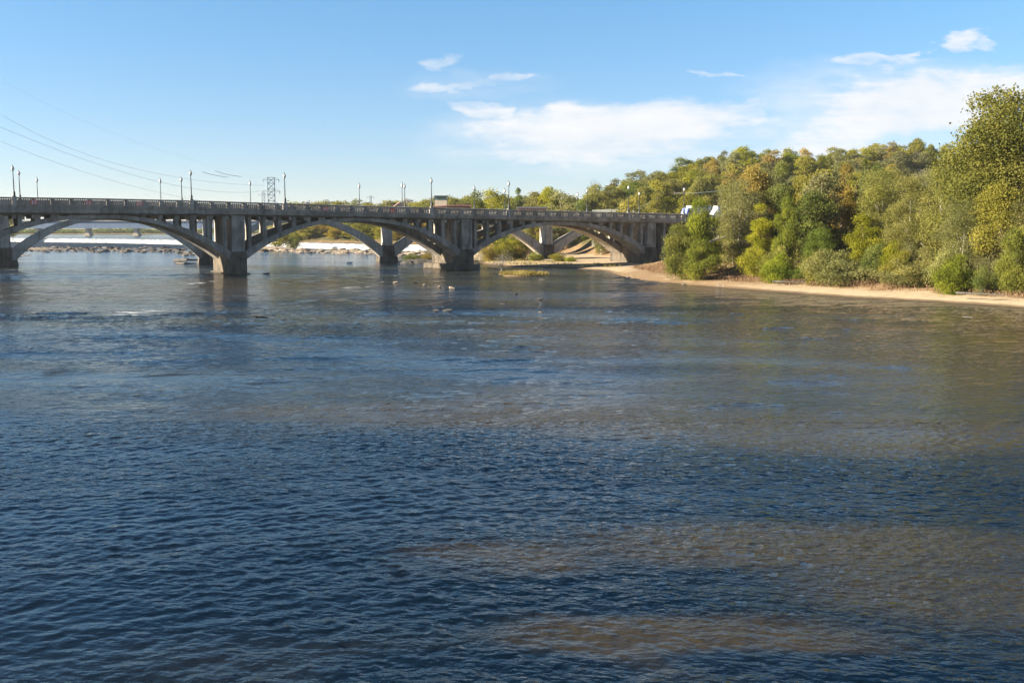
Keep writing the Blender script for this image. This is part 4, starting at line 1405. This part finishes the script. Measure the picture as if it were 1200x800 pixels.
def islet(px0, px1, py, h, label, mat):
    X0, Y0 = ground(px0, py)
    X1, _ = ground(px1, py)
    c, hw = (X0 + X1) / 2, (X1 - X0) / 2
    b = MB()
    nr = 26
    vs, fs = [(0, 0, h)], []
    for j, (f_, z) in enumerate(((.5, h * .85), (.85, h * .5), (1.05, -.3))):
        for k in range(nr):
            a = 2 * math.pi * k / nr
            w_ = 1 + .16 * math.sin(3 * a + px0) + .12 * math.sin(7 * a)
            vs.append((hw * f_ * w_ * math.cos(a), hw * .45 * f_ * w_ * math.sin(a), z + random.uniform(-.1, .1) * h))
    for k in range(nr):
        fs.append((0, 1 + k, 1 + (k + 1) % nr))
        for j in range(2):
            a, b2 = 1 + j * nr + k, 1 + j * nr + (k + 1) % nr
            fs.append((a, a + nr, b2 + nr, b2))
    o = b.add(vs, fs).build('islet', mat, None, True)
    o.location = (c, Y0 + hw * .45, 0)
    tag(o, label, kind='structure')


islet(274, 347, 293, 1.3, 'rocky islet in the rapids', M['tanrock'])
islet(468, 513, 308.5, 1.0, 'shaded islet behind the middle pier', M['rock'])
islet(0, 62, 293.5, .9, 'gravel islet in the rapids under the widest arch', M['tanrock'])
islet(376, 444, 295.5, .5, 'gravel bar at the weir foot', M['tanrock'])


def log(pts, r, label, mat=None, branches=0):
    P = [Vector(p) for p in pts]
    m = MB()
    m.tube([p - P[0] for p in P], [r * (1 - .7 * i / (len(P) - 1)) for i in range(len(P))], 7)
    for k in range(branches):
        a = P[0].lerp(P[-1], random.uniform(.3, .9)) - P[0]
        m.tube([a, a + Vector((random.uniform(-.8, .8), random.uniform(-.4, .4), random.uniform(.2, .9)))], [r * .4, r * .12], 5)
    o = m.build('driftwood_log', mat or M['wood'])
    o.location = P[0]
    tag(o, label, 'driftwood', 'driftwood')


def gp(x, y, z=0):
    X, Y = ground(x, y, z)
    return (X, Y, z)


log([gp(205, 305.5, .2), gp(219, 304.5, .5), gp(236, 305, .3)], .45, 'dark driftwood trunk lodged against the upstream bridge pier', None, 5)
log([gp(207, 308.5, .1), gp(232, 309, .3)], .25, 'low dark driftwood beneath the lodged trunk', None, 3)
log([gp(18, 301, .3), gp(37, 299, .9)], .3, 'thin dark branch sticking out beside the outermost pier', None, 2)
X, Y = at(833, 283, 157)[0], 157
log([at(832, 283, 157), at(842, 280, 157.5), at(852, 276, 158)], .16, 'pale dead branch poking out beside the willow', M['palebark'], 2)
log([(*ground(905, 330, .9), .9), (*ground(945, 331, .9), .95)], .16, 'grey log lying at the back of the beach below the dark tree', None, 3)
log([(*ground(1120, 343, 1.0), 1.0), (*ground(1180, 346, 1.0), 1.05)], .13, 'grey log lying under the bushes near the frame edge', None, 3)

# ------------------------------------------------------------------ pylons and power lines
def pylon(px, top, Y, wpx, label, arms):
    X, _, zt_ = at(px, top, Y)
    zb = 3.0
    r = empty('lattice_pylon', (X, Y, zb), .2, label, 'pylon', 'lattice pylons')
    h, w = zt_ - zb, wpx * Y / 1207 / 2
    for sx in (-1, 1):
        for sy in (-1, 1):
            MB().tube([(sx * w * 1.7, sy * w * 1.7, -1), (sx * w, sy * w, h * .45), (sx * w, sy * w, h)], [.34, .27, .22], 5).build('leg', M['galv'], r)
    b = MB()
    zs_ = np.linspace(h * .3, h, 8)
    for z0, z1 in zip(zs_[:-1], zs_[1:]):
        for sx, sy, tx, ty in ((-1, -1, 1, -1), (1, -1, 1, 1), (1, 1, -1, 1), (-1, 1, -1, -1)):
            b.tube([(sx * w, sy * w, z0), (tx * w, ty * w, z1)], .11, 4)
            b.tube([(tx * w, ty * w, z0), (sx * w, sy * w, z1)], .11, 4)
            b.tube([(sx * w, sy * w, z1), (tx * w, ty * w, z1)], .11, 4)
    b.build('bracing', M['galv'], r)
    for z, l in arms:
        a = MB()
        zz, ll = h * z, l * w
        a.tube([(-ll, 0, zz + .2), (0, 0, zz), (ll, 0, zz + .2)], .15, 4)
        a.tube([(-ll, 0, zz + .2), (-w, 0, zz + 1.8)], .1, 4)
        a.tube([(ll, 0, zz + .2), (w, 0, zz + 1.8)], .1, 4)
        ar = a.build('crossarm', M['galv'], r)
        for sx in (-1, 1):
            MB().tube([(sx * ll * .97, 0, zz + .2), (sx * ll * .97, 0, zz - 1.6)], .18, 5).build('insulator', M['iron'], ar)
    return r


pylon(317.5, 208, 720, 8, 'tall grey lattice pylon standing behind the deck beside a near lamp', ((.96, 2.3), (.76, 2.5), (.55, 2.1)))
pylon(308.5, 226, 1250, 3.4, 'smaller farther pylon beside the tall lattice one', ((.95, 3.2), (.7, 3.0)))
pylon(434, 229.5, 1150, 2.2, 'tiny far pylon on the skyline past the lone lamp', ((.96, 3.6), (.8, 3.0)))


def wire(pts, r, label, mat=None, name='power_line'):
    """pts: photo pixel and distance; the line hangs through them"""
    P = [Vector(at(x, y, Y)) for x, y, Y in pts]
    xs = np.linspace(0, 1, 26)
    t = np.linspace(0, 1, len(P))
    co = [np.polyfit(t, [p[i] for p in P], 2) for i in range(3)]
    Q = [Vector([float(np.polyval(c, x)) for c in co]) for x in xs]
    o = MB().tube([q - Q[0] for q in Q], r, 4).build(name, mat or M['wire'])
    o.location = Q[0]
    return tag(o, label, 'power line', 'power lines to the pylon'), Q


wire([(-60, 100, 500), (67, 163, 560), (133, 189, 600), (200, 207, 650), (318, 219, 718)], .055, 'topmost thin grey power line drooping toward the tall pylon')
wire([(-60, 122, 500), (83, 184, 560), (187, 213, 640), (240, 219.5, 680), (312, 226, 718)], .065, 'middle thin grey power line drooping toward the tall pylon')
wire([(-60, 141, 500), (100, 199, 560), (187, 227, 640), (300, 243, 718)], .055, 'lowest thin grey power line drooping toward the deck')
wire([(-60, 62, 500), (90, 133, 560), (200, 184, 640), (318, 209, 718)], .02, 'faintest upper power line crossing the sky to the pylon top')
wire([(237, 201.5, 640), (250, 205, 645), (267, 208, 650)], .12, 'dark heavy cable stretch hanging in the sky, the lower one', M['darkwire'])
wire([(252, 200, 640), (266, 204.5, 645), (283, 207, 650)], .12, 'dark heavy cable stretch hanging in the sky, the upper one', M['darkwire'])
wire([(790, 226, 285), (815, 226.5, 280), (850, 222.5, 270), (900, 216, 262)], .025, 'pale service wire crossing before the hill above the box truck', M['galv'], 'service_wire')

# ------------------------------------------------------------------ buildings, vehicles, roadside
Yb = 400
b0 = at(507, 243, Yb)
k = Yb / 1207
r = empty('lookout_building', (at(530, 243, Yb)[0], Yb, tz(at(530, 243, Yb)[0], Yb)), 0, 'low building with long rust-red flat roof and a glazed lookout on top', 'building')
zb = r.location.z
zr0, zr1 = at(530, 242.6, Yb)[2] - zb, at(530, 239.4, Yb)[2] - zb
MB().box(-7.2, 7.2, 0, 9, -1, zr0).build('wall', M['brick'], r)
rf = MB()
rf.sweep([[(x, -1.2, zr0 + dz + .01), (x, 10, zr0 + dz + .01), (x, 10, zr0 + .9 + dz), (x, -1.2, zr0 + .45 + dz)] for x, dz in ((-8.0, -.25), (2.5, .35), (7.6, .12))])
rf.build('roof', M['roofred'], r)
zt1 = at(516, 229, Yb)[2] - zb
tw = MB().box(-6.9, -2.2, 1.5, 6, zr0 + .3, zt1 - 1.7).build('lookout_wall', M['cream'], r)
for i in range(3):
    MB().box(-6.0 + i * 1.25, -4.85 + i * 1.25, 1.42, 1.6, zt1 - 1.65, zt1 - .45).build('window', M['greenglass'], r)
MB().box(-6.95, -2.15, 1.6, 5.9, zt1 - 1.69, zt1 - .4).build('glazing', M['greenglass'], r)
MB().box(-7.1, -1.9, 1.1, 6.4, zt1 - .39, zt1).build('lookout_roof', M['greywall'], r)
for i in range(5):
    MB().box(-5.5 + i * 2.6, -4.2 + i * 2.6, -.06, .1, zr0 - 2.1, zr0 - .6).build('window', M['glass'], r)

Yh = 430
X = at(469, 243, Yh)[0]
z = tz(X, Yh)
zt_ = at(469, 237.5, Yh)[2] - z
r = empty('house', (X, Yh, z), .2, 'small house with a pale pink gabled roof below the tight lamp pair', 'house')
MB().box(-2.2, 2.2, 0, 6, -1, zt_ - 1.5).build('wall', M['cream'], r)
MB().add([(-2.6, -.3, zt_ - 1.5), (2.6, -.3, zt_ - 1.5), (2.6, 6.3, zt_ - 1.5), (-2.6, 6.3, zt_ - 1.5), (0, -.3, zt_ + .3), (0, 6.3, zt_ + .3)],
         [(0, 1, 4), (2, 3, 5), (1, 2, 5, 4), (3, 0, 4, 5), (0, 3, 2, 1)]).build('roof', M['pinkroof'], r)
MB().box(-.5, .5, -.05, .1, zt_ - 3.2, zt_ - 2.2).build('window', M['glass'], r)

Yd = 310
X = at(624, 244, Yd)[0]
z = tz(X, Yd)
zt_ = at(624, 241.8, Yd)[2] - z
r = empty('long_shed', (X, Yd, z), .05, 'long low shed with a dark roof just over the balustrade beyond the deck', 'shed')
MB().box(-4.2, 4.2, 0, 6, -1, zt_ - .7).build('wall', M['brick'], r)
MB().sweep([[(x, -.5, zt_ - .69), (x, 6.5, zt_ - .69), (x, 3, zt_)] for x in (-4.6, 4.6)]).build('roof', M['roofdark'], r)
MB().box(-1, .2, -.06, .1, 0, 2.0).build('door', M['greywall'], r)

# roadside wall at the hill foot
pts = [at(694, 247, 300), at(712, 246.2, 292), at(735, 246.8, 284), at(752, 248, 278)]
r = empty('roadside_wall', (pts[0][0], pts[0][1], 0), 0, 'low pale grey wall along the road at the foot of the hill', 'wall')
m = MB()
m.sweep([[(p[0] - pts[0][0], p[1] - pts[0][1] + dy, z) for dy, z in ((0, 3), (.5, 3), (.5, p[2] + .1), (0, p[2] + .1))] for p in pts])
m.build('wall_face', M['greywall'], r)
m = MB()
m.sweep([[(p[0] - pts[0][0], p[1] - pts[0][1] + dy, z + p[2]) for dy, z in ((-.12, .11), (.62, .11), (.62, .26), (-.12, .26))] for p in pts])
m.build('coping', M['greywall'], r)


def wheel(parent, x, y, rad, w):
    t = MB()
    n = 14
    prof = [(rad, -w / 2), (rad, w / 2)]
    vs, fs = [], []
    for yy in (-w / 2, w / 2):
        for k in range(n):
            a = 2 * math.pi * k / n
            vs.append((x + rad * math.cos(a), y + yy, rad + rad * math.sin(a)))
    for k in range(n):
        fs.append((k, (k + 1) % n, n + (k + 1) % n, n + k))
    fs += [tuple(range(n)), tuple(range(n, 2 * n))[::-1]]
    wh = t.add(vs, fs).build('wheel', M['rubber'], parent)
    MB().box(x - rad * .4, x + rad * .4, y - w / 2 - .02, y + w / 2 + .02, rad * .6, rad * 1.4).build('rim', M['galv'], wh)


# box truck where the roadway leaves the bridge
s = s_of_px(812, 4.0)
zr = ztA(s) - 1.42
X, Y, _ = onA(s, 4.0, 0)
r = empty('box_truck', (X, Y, zr), TH, 'white box truck with a blue cab at the bridge end, half hidden by the willow', 'truck')
MB().box(-1.0, 4.4, -1.15, 1.15, .75, 3.45).build('cargo_box', M['white'], r)
cab = MB()
cab.sweep([[(x0_, y_, .55), (x1_, y_, .55), (x1_, y_, 2.9), (x0_ + .45, y_, 2.9), (x0_, y_, 1.75)] for y_, x0_, x1_ in ((-1.05, -2.6, -1.05), (1.05, -2.6, -1.05))])
cab.build('cab', M['bluepaint'], r)
MB().box(-1.95, -1.25, -1.075, -1.04, 1.75, 2.55).build('side_window', M['glass'], r)
MB().add([(-2.52, -.9, 1.85), (-2.52, .9, 1.85), (-2.22, .9, 2.6), (-2.22, -.9, 2.6)], [(0, 1, 2, 3)]).build('windscreen', M['glass'], r)
for x in (-1.9, 3.2):
    for y in (-.9, .9): wheel(r, x, y, .45, .3)
MB().box(-2.6, 4.3, -.8, .8, .5, .72).build('chassis', M['rubber'], r)
for y in (-.8, .8): MB().box(-2.66, -2.58, y - .15, y + .15, .8, 1.0).build('headlight', M['globe'], r)

X, Y, z = at(849, 247.5, 236)
zg = tz(X, Y)
zt_ = at(849, 241.5, 236)[2]
r = empty('camper_van', (X, Y, zt_ - 3.0), TH * .7, 'white camper van parked behind the leaves past the willow', 'camper van')
body = MB()
body.sweep([[(x_, -1.1, .5), (x_, 1.1, .5), (x_, 1.15, 2.4), (x_, .95, 3.0), (x_, -.95, 3.0), (x_, -1.15, 2.4)] for x_ in (-2.4, 2.6)])
body.build('body', M['white'], r)
MB().sweep([[(-3.4, y_, .5), (-2.41, y_, .5), (-2.41, y_, 2.1), (-2.9, y_, 1.9), (-3.4, y_, 1.2)] for y_ in (-1.0, 1.0)]).build('cab', M['white'], r)
for x in (-1.4, .2, 1.6): MB().box(x - .45, x + .45, -1.17, -1.11, 1.6, 2.2).build('window', M['glass'], r)
for x in (-2.5, 1.7):
    for y in (-.9, .9): wheel(r, x, y, .36, .26)
pad = MB()
pad.box(-9, 14, -6, 6, -9, 0)
o = pad.build('car_park', M['asphalt'])
o.location = (X, Y, zt_ - 3.0)
o.rotation_euler.z = TH * .7
tag(o, 'paved lot beside the bridge approach', kind='structure')

# a pale car crossing the deck
s = s_of_px(766, 5.5)
X, Y, _ = onA(s, 5.5, 0)
r = empty('car', (X, Y, ztA(s) - 1.42), TH, 'pale silver car on the deck, only its roof above the balustrade', 'car')
cb = MB()
cb.sweep([[(-2.2, y_, .35), (2.2, y_, .35), (2.2, y_, .85), (1.4, y_, .98), (-1.0, y_, .98), (-2.15, y_, .8)] for y_ in (-.88, .88)])
cb.build('body', M['white'], r)
MB().sweep([[(-1.3, y_ * 1.1, .98), (1.6, y_ * 1.1, .98), (1.1, y_, 1.52), (-.6, y_, 1.56)] for y_ in (-.72, .72)]).build('cabin', M['glass'], r)
MB().box(-.6, 1.1, -.7, .7, 1.545, 1.6).build('roof', M['white'], r)
for x in (-1.4, 1.4):
    for y in (-.8, .8): wheel(r, x, y, .33, .22)

# ------------------------------------------------------------------ thin autumn haze over the river
hm = bpy.data.materials.new('thin_haze')
hm.use_nodes = True
HN = NT(hm.node_tree)
HN.n.clear()
ho = HN.node('ShaderNodeOutputMaterial')
hv = HN.node('ShaderNodeVolumePrincipled', {'Color': (.86, .93, 1.0), 'Density': HAZE, 'Anisotropy': .2})
HN.l.new(hv.outputs[0], ho.inputs['Volume'])
hz_ = MB().box(-3100, 4100, -90, 7100, -4.5, 95).build('haze', hm)
tag(hz_, 'thin pale haze over the river valley', kind='stuff')

import re as _re
for _o in COL.objects:
    _n = len(_re.findall(r"[A-Za-z0-9][A-Za-z0-9'-]*", _o.get('label', '').replace('-', ' ')))
    if _n > 16: print('LONG', _o.name, _n, _o['label'])
